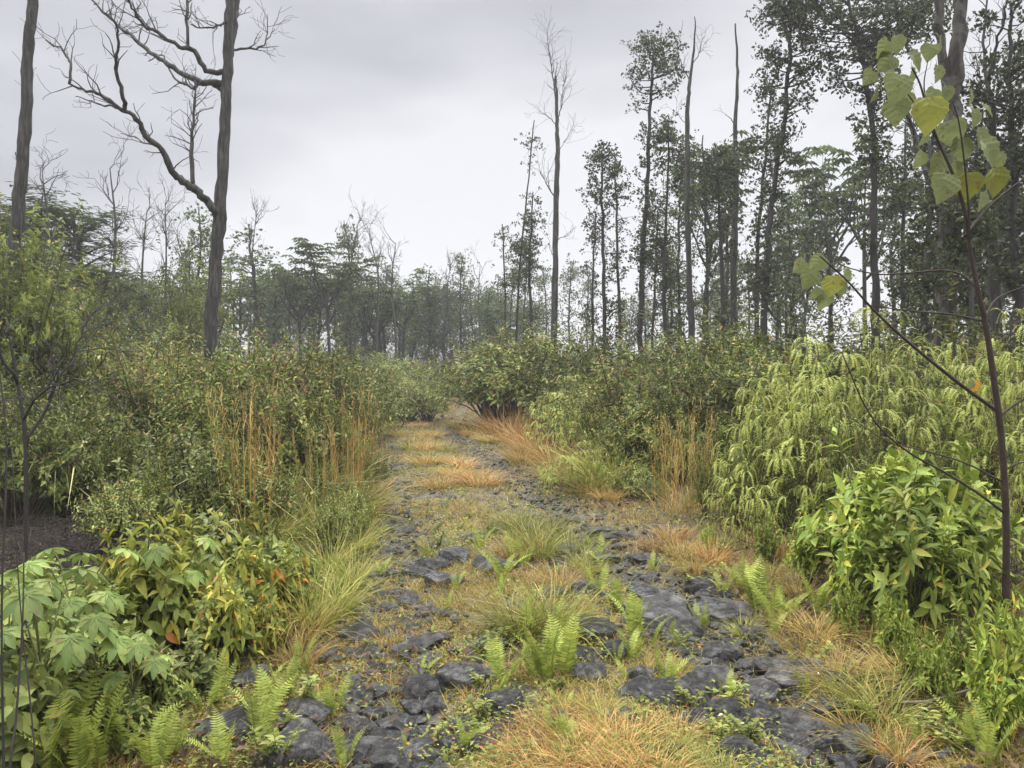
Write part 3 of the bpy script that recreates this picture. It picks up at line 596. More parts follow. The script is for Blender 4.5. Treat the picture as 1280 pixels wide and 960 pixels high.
# ------------------------------------------------------------------ thicket ferns (drooping forked fronds)
def pinna_tpl(seed, n=13):
    rng = np.random.default_rng(seed); V = []; T = []
    ts = np.linspace(0.02, 1, n + 1)
    c = lambda t: np.array([0, 1.02 * t - .30 * t ** 2.4, .22 * t - .74 * t ** 2.1])
    for k in range(n):
        t = ts[k]; t2 = ts[k + 1]; w = .095 * math.sin(math.pi * min(1, .22 + .78 * (1 - t) ** .8)) + .01
        a, b = c(t), c(t2)
        for s in (1, -1):
            q = c(min(1, t + .06)) + np.array([s * w, .02, -.03 - .01 * rng.random()]); i0 = len(V); V += [a, a + (b - a) * .85, q]; T.append((i0, i0 + 1, i0 + 2) if s > 0 else (i0, i0 + 2, i0 + 1))
    return np.array(V), np.array(T)
PIN = [pinna_tpl(k) for k in range(3)]
def fern_mound(seed, h, r, n, pl=.27):
    rng = np.random.default_rng(seed); az = rng.random(n) * 6.283
    sh = rng.random(n); el = np.arcsin(np.clip(rng.random(n) ** .7 * 1.05 - .05, -.1, 1))
    lob = 1 + .22 * np.sin(az * 3 + seed) + .15 * np.sin(az * 7 + el * 6) + .06 * rng.standard_normal(n)
    d = np.stack([np.cos(az) * np.cos(el), np.sin(az) * np.cos(el), np.sin(el)], -1)
    tier = np.round(el / .42) * .42; d2 = np.stack([np.cos(az) * np.cos(tier), np.sin(az) * np.cos(tier), np.sin(tier)], -1)
    node = (d * .35 + d2 * .65) * (lob * rng.uniform(.8, 1.02, n))[:, None] * np.array([r, r, h])
    node[:, 2] = np.maximum(node[:, 2], .12)
    if h > 1.2:
        k_ = (node[:, 2] > .42 * h) | (rng.random(n) < .08); node = node[k_]; az = az[k_]; n = len(node)
    hole = vnoise(node[:, 0] * 2.6 + seed, node[:, 2] * 2.6 + node[:, 1] * 2.6, seed) > .44; node = node[hole]; az = az[hole]; n = len(node)
    keep_ = []
    for k in range(n):
        if all(((node[k] - node[j]) ** 2).sum() > (.225 if h > 1.2 else .18) ** 2 for j in keep_): keep_.append(k)
    node = node[keep_]; az = az[keep_]; n = len(node)
    out = np.stack([np.cos(az), np.sin(az), np.zeros(n)], -1) + .35 * rng.standard_normal((n, 3)) * [1, 1, 0]; out = norm(out); side = np.stack([-out[:, 1], out[:, 0], out[:, 2]], -1)
    fb = MB(); db = MB()
    for k in range(2):                                    # the fork
        for j in range(4):
            ang = (k * 2 - 1) * (.25 + .38 * j) + rng.normal(0, .12, n)
            pd = out * np.cos(ang)[:, None] + side * np.sin(ang)[:, None] + np.array([0, 0, .12]) + .22 * rng.standard_normal((n, 3))
            start = node + (side * (k * 2 - 1) + out * .6) * (.025 + .03 * j)
            tv, tf = PIN[(j + k) % 3]
            fb.add(*scat(tv, tf, start, pd, (0, 0, 1.), pl * rng.uniform(.55, 1.25, n)))
    # dead skirt of old fronds below
    m = n; a2 = rng.random(m) * 6.283; rr = rng.uniform(.4, .85, m) * r
    pos = np.stack([rr * np.cos(a2), rr * np.sin(a2), rng.uniform(.15, .6, m) * h], -1); tv, tf = PIN[0]
    db.add(*scat(tv, tf, pos, np.stack([np.cos(a2), np.sin(a2), -.6 + 0 * a2], -1), (0, 0, 1.), pl * 1.1))
    sb = MB()
    for k in rng.choice(n, min(60, n), False):
        p0 = np.array([node[k, 0] * .5, node[k, 1] * .5, -.03]); sb.stem(spline([p0, p0 * .6 + node[k] * .4 + [0, 0, .2], node[k]], 3), .0035, 4)
    return [('fronds', fb.mesh('fronds', M['uluhe'])), ('dead_fronds', db.mesh('dead_fronds', M['uluhe_dead'])), ('stems', sb.mesh('stems', M['twig_d']))]
FM = [fern_mound(400 + k, 1.5, 1.1, 560, .31) for k in range(3)]
FS = [fern_mound(410 + k, .9, .75, 190, .27) for k in range(2)]
def put_fern(px, Yd, top, w, zone, small=False):
    put_shrub(FS if small else FM, .98 if small else 1.6, px, Yd, top, 'cascading pale fern thicket', zone, w, 'fern', 'fern_thicket', 'fern thickets on the right bank')
for a in [(1085,7.2,434,.62),(1035,7.5,448,.6),(1130,7.6,442,.55),(995,7.8,468,.55),(955,8.0,490,.5)]: put_fern(*a, 'in the tall tier behind the sapling')
for a in [(945,7.3,560,.6),(905,8.0,600,.6),(862,8.9,612,.55),(835,9.6,596,.5),(940,7.0,625,.45),(1010,6.9,552,.5),(1045,6.4,572,.5),(1230,6.2,610,.5)]: put_fern(*a, 'in the lower bank tier', True)
for a in [(740,13.2,510,.8),(700,14.5,505,.8),(775,13,500,.7),(720,16,485,.8),(690,17,495,.8),(830,13.6,470,.7),(900,13,455,.7),(855,10.2,545,.5)]: put_fern(*a, 'on the far bank below tall trees')
for a in [(715,10.9,560,.9),(748,11.2,552,.8),(690,11.3,578,.8),(765,10.4,580,.7)]: put_fern(*a, 'at the right edge of track', True)
for a in [(1262,6.8,436,.55),(1295,6.2,480,.5),(1285,5.4,600,.4),(1270,8.4,428,.6),(1225,7.4,452,.5)]: put_fern(*a, 'right of the sapling stem')

# ------------------------------------------------------------------ sword ferns
def sword_frond(seed, L=1., np_=23):
    rng = np.random.default_rng(seed); bend = rng.uniform(.1, .5); t = np.linspace(0, 1, 14)
    pts = np.stack([.04 * np.sin(t * 3 + seed), bend * t ** 2.2, t * (1 - .35 * bend * t)], -1) * L
    mb = MB(); mb.add(*tube(pts, np.linspace(.007, .002, 14), 4), 0)
    u = np.linspace(.10, .985, np_); p = np.stack([np.interp(u, t, pts[:, k]) for k in range(3)], -1); tg = norm(np.stack([np.interp(u, t, np.gradient(pts[:, k])) for k in range(3)], -1))
    tv, tf = leafgrid(lambda v: max(.006, .135 * (1 - v ** 2.2) * min(1, 4 * v + .5)), 3, 2, .1, .12)
    ln = .125 * np.minimum(1, (1 - u) * 2.6 + .10) * np.minimum(1, u * 5 + .35) * L * rng.uniform(.85, 1.1, np_)
    nrm = norm(np.cross(tg, (1., 0, 0)))
    for s in (1, -1):
        mb.add(*scat(tv, tf, p, np.array([s, 0, 0]) + tg * .28 + rng.normal(0, .08, (np_, 3)), nrm, np.stack([ln * 1.15, ln, ln], -1)), 0)
    return mb.mesh('frond', M['sword'])
FR = [sword_frond(500 + k) for k in range(6)]
def put_sword(px, py, hpx, n, zone, tall=False):
    p = GP(px, py); H = 1.3 * hpx / F * p[1]; parts = []; n += 1
    a0 = RNG.uniform(0, 6.28)
    for k in range(n):
        a = a0 + k / n * 6.283 + RNG.normal(0, .5); s = H * RNG.uniform(.65, 1.05)
        parts.append(('frond', FR[int(RNG.integers(6))], dict(loc=(-.02 * math.sin(a), .02 * math.cos(a), 0), rot=(-RNG.uniform(.0, .3), RNG.normal(0, .12), a), sc=(s * 1.05, s, s))))
    thing('sword_fern', parts, (p[0], p[1], float(gz(p[0], p[1])) + .0), 0, 1., 'upright sword fern' if hpx > 44 else 'small sword fern tuft', zone, 'fern', 'sword ferns among the stones')
for a in [(55,975,120,5),(120,968,105,4),(25,960,110,4),(165,950,80,4),(190,975,80,4),(95,985,100,4),(83,965,130,5),(268,840,95,3),(258,900,70,4),(278,962,60,4),(327,925,80,5),(350,880,45,3),(375,848,56,4),(416,900,56,4),(430,962,45,3),(213,958,70,2),(310,820,36,3),(60,985,110,4),(345,960,60,4)]: put_sword(*a, 'at the left edge of stones')
for a in [(630,855,60,4),(626,732,50,4),(600,692,36,3),(657,800,50,4),(685,855,84,6),(709,848,72,5),(606,828,32,3),(668,850,60,4),(700,800,44,3),(640,700,36,4),(565,960,30,3),(540,800,22,3)]: put_sword(*a, 'on the middle ridge')
for a in [(795,805,66,6),(790,825,50,4),(833,860,50,4),(747,750,40,4),(875,792,44,4),(770,765,44,4),(815,812,40,3),(840,800,34,3)]: put_sword(*a, 'beside the right rut slabs')
for a in [(947,766,62,6),(969,780,50,4),(926,740,46,5),(1022,772,50,4),(1046,797,46,4),(1008,870,36,3),(985,775,40,4),(905,745,30,4)]: put_sword(*a, 'on the right verge')
for a in [(1259,905,100,4),(1218,940,60,4),(1277,830,60,4),(1180,880,50,4),(1235,960,70,4),(1140,935,40,4),(1100,800,44,4)]: put_sword(*a, 'in the lower right corner')

for k in range(44):
    px, py = RNG.uniform(270, 1190), RNG.uniform(690, 955); s_ = float(road_s(*GP(px, py)[:2]))
    if .8 < abs(s_) < 1.2 and k % 3: continue
    put_sword(px, py, RNG.uniform(24, 44) * (py - 300) / 520, int(RNG.integers(2, 5)), ('left of the middle ridge' if px < 560 else 'about the middle ridge' if px < 800 else 'right of the ridge') + (', far' if py < 790 else ', near'))
# small leafy weeds along the stones
def herb_parts(seed, h=.16, n=5, ll=.045, mat='weed', flower=None):
    rng = np.random.default_rng(seed); mb = MB(); sb = MB(); fb = MB(); tv, tf = leafgrid(lance(.26), 3, 2, .15, .2)
    for k in range(n):
        a = rng.random() * 6.28; L = h * rng.uniform(.6, 1.1); t = np.linspace(0, 1, 7)
        pts = np.stack([np.cos(a) * L * .5 * t, np.sin(a) * L * .5 * t, L * (t - .15 * t * t)], -1) + [0, 0, -.01]; sb.stem(pts, .0018, 4, hub=(0, 0, -.015))
        for j in range(1, 7):
            b = rng.random() * 6.28
            for q in range(2):
                e = b + q * math.pi; mb.add(*scat(tv, tf, pts[j:j + 1], [(math.cos(e), math.sin(e), .35)], (0, 0, 1.), ll * rng.uniform(.6, 1.15)), smooth=True)
        if flower:
            for q in range(5):
                e = q * 1.2566; fb.add(*scat(tv * [1.6, 1, 1], tf, pts[-1:] + [0, 0, .008], [(math.cos(e), math.sin(e), .3)], (0, 0, 1.), .02))
    r = [('leaves', mb.mesh('leaves', M[mat])), ('stems', sb.mesh('stems', M['stem_g']))]
    if flower: r.append(('blossoms', fb.mesh('blossoms', M[flower])))
    return r
HB = [herb_parts(600 + k, .2, 6, .05) for k in range(4)]
HR = herb_parts(610, .14, 3, .04, 'weed', 'red'); HW = herb_parts(611, .14, 3, .04, 'weed', 'white')
for (px, py) in [(865,900),(699,802),(1140,940),(1172,945),(1098,948),(880,905)]:
    p = GP(px, py); thing('flowering_weed', HR, p, RNG.uniform(0, 6), .5, 'low weed with tiny red blossoms', 'among the nearest stones', 'weed', 'red flowered weeds')
for (px, py) in [(917,922),(1195,800),(1258,720),(1030,860),(905,915)]:
    p = GP(px, py); thing('flowering_weed', HW, p, RNG.uniform(0, 6), .5, 'low weed with tiny white blossoms', 'on the right side', 'weed', 'white flowered weeds')
for k in range(90):
    py = RNG.uniform(650, 960); px = RNG.uniform(250, 1200); p = GP(px, py); s = float(road_s(p[0], p[1]))
    if .75 < abs(s) < 1.25 and RNG.random() < .8: continue
    px, py = pix(p); z = ('left of the track' if s < -1.3 else 'on the stony track' if s < 1.3 else 'right of the track') + (', far' if py < 720 else ', midway' if py < 830 else ', near')
    thing('weed', HB[k % 4], p, RNG.uniform(0, 6.28), RNG.uniform(.4, .95), 'little green leafy weed', z, 'weed', 'little weeds among the stones')

# lobed palmate leaves (near left)
def lobed_parts(seed, h, n, size):
    rng = np.random.default_rng(seed); tv, tf = leafgrid(lambda v: max(.01, .19 * math.sin(math.pi * min(1, .08 + .92 * v ** 1.5)) ** .7), 6, 4, .12, .25); parts = []; sb = MB()
    for k in range(n):
        a = k / n * 6.283 + rng.normal(0, .3); L = rng.uniform(.3, .6) * h
        top = np.array([math.cos(a) * L * .8, math.sin(a) * L * .8, h * rng.uniform(.7, 1.02)])
        sb.stem(spline([(0, 0, -.03), (0, 0, h * .45), top * [.5, .5, .9], top], 4), np.linspace(.009, .004, 13), 5)
        mb = MB(); ax = norm(np.array([math.cos(a) * .35, math.sin(a) * .35, 1.])); x = norm(np.cross(ax, (0, 1., .1))); y = np.cross(ax, x); m = 9
        e = np.linspace(-2.55, 2.55, m) + a; dd = np.cos(e)[:, None] * np.array([1, 0, 0]) + np.sin(e)[:, None] * np.array([0, 1, 0]); dd = dd - (dd @ ax)[:, None] * ax
        mb.add(*scat(tv, tf, np.repeat(top[None], m, 0), norm(dd) - ax * .12, ax, size * (1 - .25 * np.abs(np.linspace(-1, 1, m))) * rng.uniform(.85, 1.1)), smooth=True)
        parts.append(('lobed_leaf', mb.mesh('lobed_leaf', M['palm'])))
    return parts + [('stems', sb.mesh('stems', M['stem_g']))]
LB = [lobed_parts(700 + k, 1., 7, .2) for k in range(2)]
for k, (px, Y_, top, w) in enumerate([(50,3.1,722,.8),(125,3.3,752,.75),(5,3.2,728,.75),(225,4.4,668,.7),(90,3.8,690,.85),(165,3.3,790,.8)]):
    p = XG(px, Y_); H = P(px, top, Y_)[2] - p[2]
    thing('lobed_leaf_plant', LB[k % 2], p, RNG.uniform(0, 6.28), (H * w, H * w, H), 'large fingered leaf plant', 'in the near left clump', 'plant', 'large fingered leaf plants')

# ------------------------------------------------------------------ trees
def grow(out, tips, rng, p, d, L, r, lvl, kids, wig=.25, up=.12, n=6, spread=.8, shrink=.6, rmin=.0035):
    pts = [np.array(p, float)]; d = norm(np.array(d, float))
    for k in range(n):
        d = norm(d + rng.normal(0, wig, 3) / math.sqrt(n) * 1.2 + np.array([0, 0, up]) / n); pts.append(pts[-1] + d * L / n)
    pts = np.array(pts); rad = np.maximum(rmin, np.linspace(r, r * .35, n + 1)); out.append((pts, rad))
    if lvl <= 0: tips.append((pts[-1], d)); return
    for c in range(kids[lvl] if isinstance(kids, dict) else kids):
        k = int(rng.integers(max(1, n // 3), n + 1)); dd = norm(norm(pts[k] - pts[k - 1]) + spread * rdir(rng, 1)[0])
        grow(out, tips, rng, pts[k], dd, L * shrink * rng.uniform(.7, 1.2), max(rmin, rad[k] * .65), lvl - 1, kids, wig, up, max(3, n - 1), spread, shrink, rmin)
    tips.append((pts[-1], d))
def rosettes(mb, rng, pos, size, per=10, mat=0, up=.4, w=.3):
    tv, tf = DIAM(w, .1, .1); n = len(pos)
    for k in range(per):
        d = norm(rdir(rng, n) + np.array([0, 0, up])); mb.add(*scat(tv, tf, pos + d * (size * .35), d, rdir(rng, n), size * rng.uniform(.6, 1.1, n)), mat)
def px_line(pts, Y0, dY=0., rng=None):
    """polyline of pixels placed at a distance, drifting in depth along its length"""
    k = len(pts); return np.array([P(x, y, Y0 + dY * i / max(1, k - 1)) for i, (x, y) in enumerate(pts)])
def tree_profile(seed, trunk, r0, prof, dens=1., leaf=.085, per=10, nb=46, rise=.5, mat='ohia', bark='bark_dark', r1=.02, ros=7, spread=.22):
    """trunk: world polyline. prof: [(height fraction, radius)] crown radius along the trunk"""
    rng = np.random.default_rng(seed); tr = spline(trunk, 5); base = tr[0].copy(); tr = tr - base
    tb = MB(); rr = np.linspace(r0, r1, len(tr)); wob = tr + rng.normal(0, r0 * .22, tr.shape); tb.add(*tube(wob, rr, 8, .06, rng), smooth=True)
    fr = np.linspace(0, 1, len(tr)); hs = np.array([a for a, b in prof]); rs = np.array([b for a, b in prof]); fb = MB(); bb = MB(); pos = []
    w = rs / rs.sum(); nb_ = int(nb)
    for k in range(nb_):
        f = np.interp(rng.random() * np.trapz(rs + .12, hs), np.concatenate([[0], np.cumsum((rs[1:] + rs[:-1] + .24) / 2 * np.diff(hs))]), hs)
        c = np.array([np.interp(f, fr, tr[:, j]) for j in range(3)]); rad = np.interp(f, hs, rs) * rng.uniform(.45, 1.1)
        a = rng.random() * 6.283; e = c + np.array([math.cos(a) * rad, math.sin(a) * rad, 0]); st = c - np.array([0, 0, rad * rise * rng.uniform(.7, 1.5)])
        fs = np.clip(f - rad * rise / max(.5, tr[-1, 2]), .02, 1); st = np.array([np.interp(fs, fr, tr[:, j]) for j in range(3)])
        mid = st * .45 + e * .55 + np.array([0, 0, -.08 * rad]) + rng.normal(0, .1 * rad, 3)
        br = min(.4 * np.interp(f, fr, rr) + .004, .03 + .02 * rad); bb.add(*tube(spline([st, mid, e], 3), np.linspace(br, .005, 7), 5))
        m = max(2, int(ros * dens * rng.uniform(.5, 1.4)))
        for q in range(m):
            t = e + rng.normal(0, spread, 3) * [1, 1, .9]; pos.append(t)
            if q % 2 == 0: bb.add(*tube(np.array([mid * .4 + e * .6, (e + t) / 2 + rng.normal(0, .03, 3), t]), np.array([.007, .005, .003]), 3))
    rosettes(fb, rng, np.array(pos), leaf, per)
    for v_, t_ in zip(bb.V, bb.T): fb.add(v_, t_ - t_.min(), 1)
    parts = [('trunk', tb.mesh('trunk', M[bark])), ('crown', fb.mesh('crown', [M[mat], M[bark]]))]
    return base, parts
def bare_parts(seed, trunk, r0, r1, limbs, bark='bark_dead', twigs=1., tw_len=.5, tlev=2, up=.25):
    """trunk and limbs as world polylines with radii; fine twigs grow from the limb ends"""
    rng = np.random.default_rng(seed); base = np.array(trunk[0], float).copy(); tr = spline(np.array(trunk) - base, 6); tb = MB()
    ln = np.linspace(0, 1, len(tr)); tb.add(*tube(tr + rng.normal(0, r0 * .07, tr.shape), r0 + (r1 - r0) * ln, 10, .10, rng), smooth=True)
    parts = [('trunk', tb.mesh('trunk', M[bark]))]
    near_ = [base + p_ for p_ in tr]                       # every limb springs from the wood nearest to its first point
    for lm, a, b, tw in limbs:
        lm = np.array(lm); q0 = np.array(pix(lm[0])); cd_ = [((np.array(pix(p_)) - q0) ** 2).sum() for p_ in near_]
        lm = lm + (near_[int(np.argmin(cd_))] - lm[0])
        near_ += list(spline(lm, 4))
        a *= .78; b *= .8
        lp = spline(np.array(lm) - base, 4); lb = MB(); lr = np.linspace(a, b, len(lp)); lb.add(*tube(lp + rng.normal(0, .013, lp.shape) * (np.linspace(0, 1, len(lp))[:, None] > 0), lr, 7, .08, rng), smooth=True)
        out = []; tips = []
        for q in range(int(tw * twigs)):
            k = int(rng.integers(len(lp) // 4, len(lp))); t = norm(lp[k] - lp[k - 1]); grow(out, tips, rng, lp[k], norm(t + rdir(rng, 1)[0] * .9 + [0, 0, up]), tw_len * rng.uniform(.5, 1.2), min(.012, lr[k] * .6), tlev - 1, 2, .5, .3, 4, .8, .6, .0028)
        for p_, r_ in out: lb.add(*tube(p_, r_, 4))
        parts.append(('limb', lb.mesh('limb', M[bark])))
    return base, parts
def ground_base(px, Yd):
    return XG(px, Yd)
def gtrunk(pts, Yd, dY=0):
    """pixel trunk, first point dropped to the ground at that column"""
    l = px_line(pts, Yd, dY); b = XG(pts[0][0], Yd); return np.concatenate([[b], l])

# the forked dead tree
D = 13.; q = lambda pts, dy=0.: px_line(pts, D, dy); m_ = D / F
Z1 = lambda l: [(x * .34375, y * .34375) for x, y in l]
limbs = [
 (q(Z1([(782,800),(745,745),(700,700),(650,662),(610,630),(575,560),(515,500),(480,440),(420,400),(350,350),(300,335),(235,310)]), -1.6), .10, .018, 9),
 (q(Z1([(515,490),(510,430),(485,350),(495,290),(490,210),(460,170)]), -.9) + [0, -.8, 0], .045, .012, 8),
 (q(Z1([(350,350),(355,290),(330,250),(270,210)]), .3) + [0, -1.35, 0], .03, .01, 7),
 (q(Z1([(505,498),(440,480),(400,470),(350,450)]), .4) + [0, -.85, 0], .022, .008, 3),
 (q(Z1([(590,605),(550,600),(520,580),(470,565)]), .5) + [0, -.6, 0], .02, .007, 4),
 (q(Z1([(710,715),(705,560),(712,460),(720,330)]), .3) + [0, -.3, 0], .05, .014, 22),
 (q(Z1([(812,345),(770,308),(720,305),(690,320),(630,290),(600,240),(575,200),(530,222)]), 1.2), .045, .012, 9),
 (q(Z1([(825,285),(740,280),(650,240),(580,200),(520,150),(460,100),(400,50),(350,0),(290,-60)]), .9), .075, .014, 16),
 (q(Z1([(825,272),(750,268),(710,200),(650,180),(570,130),(510,90),(480,40),(455,-20)]), -.8), .065, .015, 18),
 (q(Z1([(716,235),(715,100),(712,0),(712,-80)]), .2) + [0, -.35, 0], .035, .018, 10),
 (q(Z1([(825,70),(795,108),(730,115),(680,100)]), -.5), .028, .01, 8),
 (q(Z1([(845,230),(868,120),(875,30),(890,-120),(900,-300)]), .4), .085, .05, 6),
 (q(Z1([(862,190),(900,170),(970,165),(995,130),(1000,45)]), .7), .032, .008, 9),
 (q(Z1([(992,135),(1012,110),(1030,90)]), .1) + [0, .5, 0], .014, .006, 3)]
b, pr = bare_parts(11, gtrunk([(264,430),(269,340),(275,260),(280,180),(284,90),(287,20),(288,-60),(290,-160)], D), .118, .065, limbs)
thing('dead_tree', pr, b, desc='tall bare forked dead tree with spreading limbs', zone='in the left thicket', cat='tree')
# bare trunk at the left edge
b, pr = bare_parts(12, gtrunk([(18,330),(21,285),(26,220),(33,137),(34,69),(40,17),(44,-60),(48,-150)], 12.5), .105, .07,
  [(px_line([(38,140),(41,128),(43,120)], 12.5), .02, .006, 1), (px_line([(25,200),(19,190),(17,184)], 12.5), .02, .01, 0)])
thing('dead_tree', pr, b, desc='bare straight dead trunk without limbs', zone='at the left edge', cat='tree')
# tall thin dead tree in the middle
Dm = 25.
lm = [(px_line([(696,151),(692,103),(687,70),(684,45)], Dm, .4), .035, .006, 26), (px_line([(697,152),(702,138),(706,110),(709,92)], Dm, -.6), .025, .006, 16), (px_line([(695,251),(683,230),(674,213)], Dm, -.5), .03, .008, 9),
  (px_line([(697,309),(703,297),(712,295),(722,283)], Dm, .4), .02, .006, 4), (px_line([(693,320),(688,310),(685,300)], Dm, .2), .02, .006, 2), (px_line([(698,190),(706,178),(714,165)], Dm, .5), .016, .005, 9), (px_line([(695,155),(684,145),(670,139)], Dm, -.4), .018, .005, 7)]
b, pr = bare_parts(13, gtrunk([(692,430),(694,340),(695,250),(697,190),(696,150),(696,120),(694,95)], Dm), .13, .03, lm, tw_len=.75)
thing('dead_tree', pr, b, desc='tall thin bare tree with twiggy top', zone='right of the track mound', cat='tree')
# spike and twiggy dead stems among the right hand trees
b, pr = bare_parts(14, gtrunk([(918,430),(917,330),(920,230),(919,155),(922,90),(919,30)], 21), .12, .02, [(px_line([(919,158),(912,150),(907,146)], 21), .02, .006, 1)])
thing('dead_tree', pr, b, desc='bare limbless dead spike of a tree', zone='among the tall right trees', cat='tree')
b, pr = bare_parts(15, gtrunk([(866,440),(860,310),(859,155),(862,103),(867,62),(869,21)], 20), .10, .012,
  [(px_line([(861,105),(852,85),(846,62),(850,50)], 20, .5), .02, .006, 8), (px_line([(865,85),(874,70),(877,60)], 20, -.5), .018, .005, 9), (px_line([(859,150),(850,142),(846,135)], 20), .012, .005, 4)])
thing('dead_tree', pr, b, desc='slim dead tree with forked twiggy tip', zone='among the tall right trees', cat='tree')
# big brown trunk with twin stems on the right
lm = [(px_line([(1187,150),(1178,90),(1171,30),(1169,-40),(1166,-120)], 11.5), .09, .075, 3), (px_line([(1186,290),(1168,250),(1152,205),(1135,150),(1122,110),(1105,80)], 11.5, .8), .07, .03, 12), (px_line([(1140,160),(1130,130),(1118,95)], 11.5, -.4) + [0, .6, 0], .03, .01, 8)]
b, pr = bare_parts(16, gtrunk([(1180,470),(1182,400),(1185,300),(1189,200),(1191,110),(1199,40),(1202,-40),(1205,-130)], 11.5), .18, .075, lm, bark='bark_brown')
thing('tree', pr, b, desc='thick brown trunk splitting into twin stems', zone='behind the sapling', cat='tree')
# pale dead branching tree at the upper right
lm = [(px_line([(1238,115),(1230,80),(1228,40),(1232,5),(1226,-40)], 13, .4), .04, .015, 10), (px_line([(1240,100),(1250,60),(1258,30),(1270,-20)], 13, -.5), .04, .015, 10), (px_line([(1236,120),(1222,105),(1218,70)], 13, .6), .025, .01, 8), (px_line([(1242,140),(1225,110),(1212,100)], 13, -.5), .02, .008, 6)]
b, pr = bare_parts(17, gtrunk([(1246,440),(1242,330),(1240,230),(1239,120)], 13), .11, .06, lm)
thing('dead_tree', pr, b, desc='dead tree with crooked bare upper limbs', zone='at the right edge', cat='tree')

# leafy trees of the right hand stand: (trunk pixels, depth, base radius, crown profile as (height fraction, px radius), branches)
OH = [
 ([(800,440),(803,330),(809,230),(813,140),(816,80),(815,45)], 22, .13, [(.25,10),(.4,20),(.55,24),(.7,22),(.78,34),(.9,46),(.96,26),(1,8)], 90),
 ([(757,480),(755,380),(753,300),(752,230),(753,190)], 20, .09, [(.2,8),(.5,14),(.7,16),(.9,22),(1,8)], 46),
 ([(775,430),(772,330),(770,240),(768,190)], 24, .08, [(.2,8),(.5,14),(.9,12),(1,4)], 34),
 ([(832,440),(830,330),(835,240),(836,150)], 21, .09, [(.2,10),(.5,16),(.8,18),(.95,18),(1,6)], 46),
 ([(955,440),(957,330),(967,240),(982,130),(988,40),(990,-50)], 17, .12, [(.25,10),(.45,22),(.6,30),(.75,34),(.9,42),(1,30)], 110),
 ([(945,430),(948,300),(958,180),(966,100)], 20, .10, [(.2,10),(.5,18),(.8,22),(1,10)], 46),
 ([(1094,440),(1093,330),(1092,230),(1090,150),(1080,80),(1065,20),(1050,-40)], 16, .12, [(.3,10),(.5,14),(.66,30),(.8,75),(.92,95),(1,60)], 150),
 ([(1080,90),(1110,70),(1125,30),(1130,-20)], 17, .06, [(.0,30),(.5,50),(1,40)], 60),
 ([(885,440),(884,330),(880,230),(878,170)], 24, .09, [(.15,10),(.4,24),(.7,30),(.95,30),(1,10)], 60),
 ([(1130,440),(1128,330),(1130,230),(1132,150)], 19, .10, [(.15,12),(.4,26),(.7,30),(.95,30),(1,10)], 70),
 ([(1270,450),(1268,330),(1266,200),(1262,100),(1262,0)], 12.5, .13, [(.15,14),(.35,40),(.5,55),(.7,50),(.9,45),(1,30)], 110),
 ([(1215,440),(1213,330),(1218,230),(1222,160)], 14.5, .10, [(.15,14),(.4,36),(.7,42),(.95,36),(1,12)], 90),
 ([(1288,460),(1290,330),(1285,200),(1288,60)], 15, .12, [(.15,14),(.4,36),(.7,50),(.95,50),(1,20)], 80),
 ([(1155,440),(1158,330),(1162,240),(1165,170)], 14, .09, [(.15,14),(.4,30),(.7,36),(1,14)], 70),
 ([(1160,440),(1158,330),(1166,240),(1160,170)], 10.6, .05, [(.2,12),(.5,16),(.8,20),(1,12)], 20),
 ([(1215,440),(1212,330),(1208,260)], 10.8, .05, [(.2,20),(.5,26),(.9,20),(1,10)], 36),
 ([(1040,430),(1036,330),(1030,270)], 22, .08, [(.15,12),(.5,22),(1,14)], 40),
 ([(905,430),(902,330),(898,250),(893,190)], 19, .09, [(.15,10),(.5,24),(.9,26),(1,10)], 56),
 ([(1245,440),(1247,330),(1250,250)], 17, .09, [(.1,20),(.5,40),(1,18)], 70),
 ([(665,430),(662,340),(664,290),(666,240)], 26, .09, [(.2,5),(.5,9),(.8,11),(.9,8),(1,4)], 34),
 ([(645,430),(650,330),(655,280),(662,210),(668,150)], 27, .06, [(.3,3),(.5,6),(.62,8),(.7,2),(.82,3),(.9,7),(1,2)], 24),
 ([(632,430),(630,330),(628,280)], 27, .05, [(.3,4),(.7,8),(1,5)], 14),
 ([(740,440),(742,330),(745,265)], 25, .07, [(.2,8),(.6,12),(1,6)], 26),
 ([(815,440),(820,330),(822,260)], 26, .08, [(.1,12),(.5,26),(1,14)], 46),
]
for k, (tp, Yd, r0, prof, nb) in enumerate(OH):
    prof = [(f, r * (.55 if f < .45 else .8 if f < .62 else 1.)) for f, r in prof]; nb0 = nb; nb = int(nb * .66); r0 *= .8
    sc = Yd / F; tr = gtrunk(tp, Yd, .6) if k != 7 else px_line(tp, Yd, .5)
    if k == 7: tr = np.concatenate([[XG(1093, 16.6)], px_line([(1093,200)], 16.6), tr]); prof = [(.55, 20), (.8, 55), (1, 45)]
    b, pr = tree_profile(800 + k, tr, r0, [(f, r * sc) for f, r in prof], nb=nb, leaf=.095, per=9, ros=11, spread=.10 + .0035 * Yd)
    if tp[0][0] < 700: z = 'above the track mound'
    elif tp[0][0] < 930: z = 'in the tall right stand'
    elif tp[0][0] < 1110: z = 'just left of the sapling'
    else: z = 'behind the sapling'
    thing('tree', pr, b, desc='dark slender small leaved tree' if nb0 < 90 else 'tall dark clump crowned tree', zone=z, cat='tree', group='dark small leaved trees of the right stand')

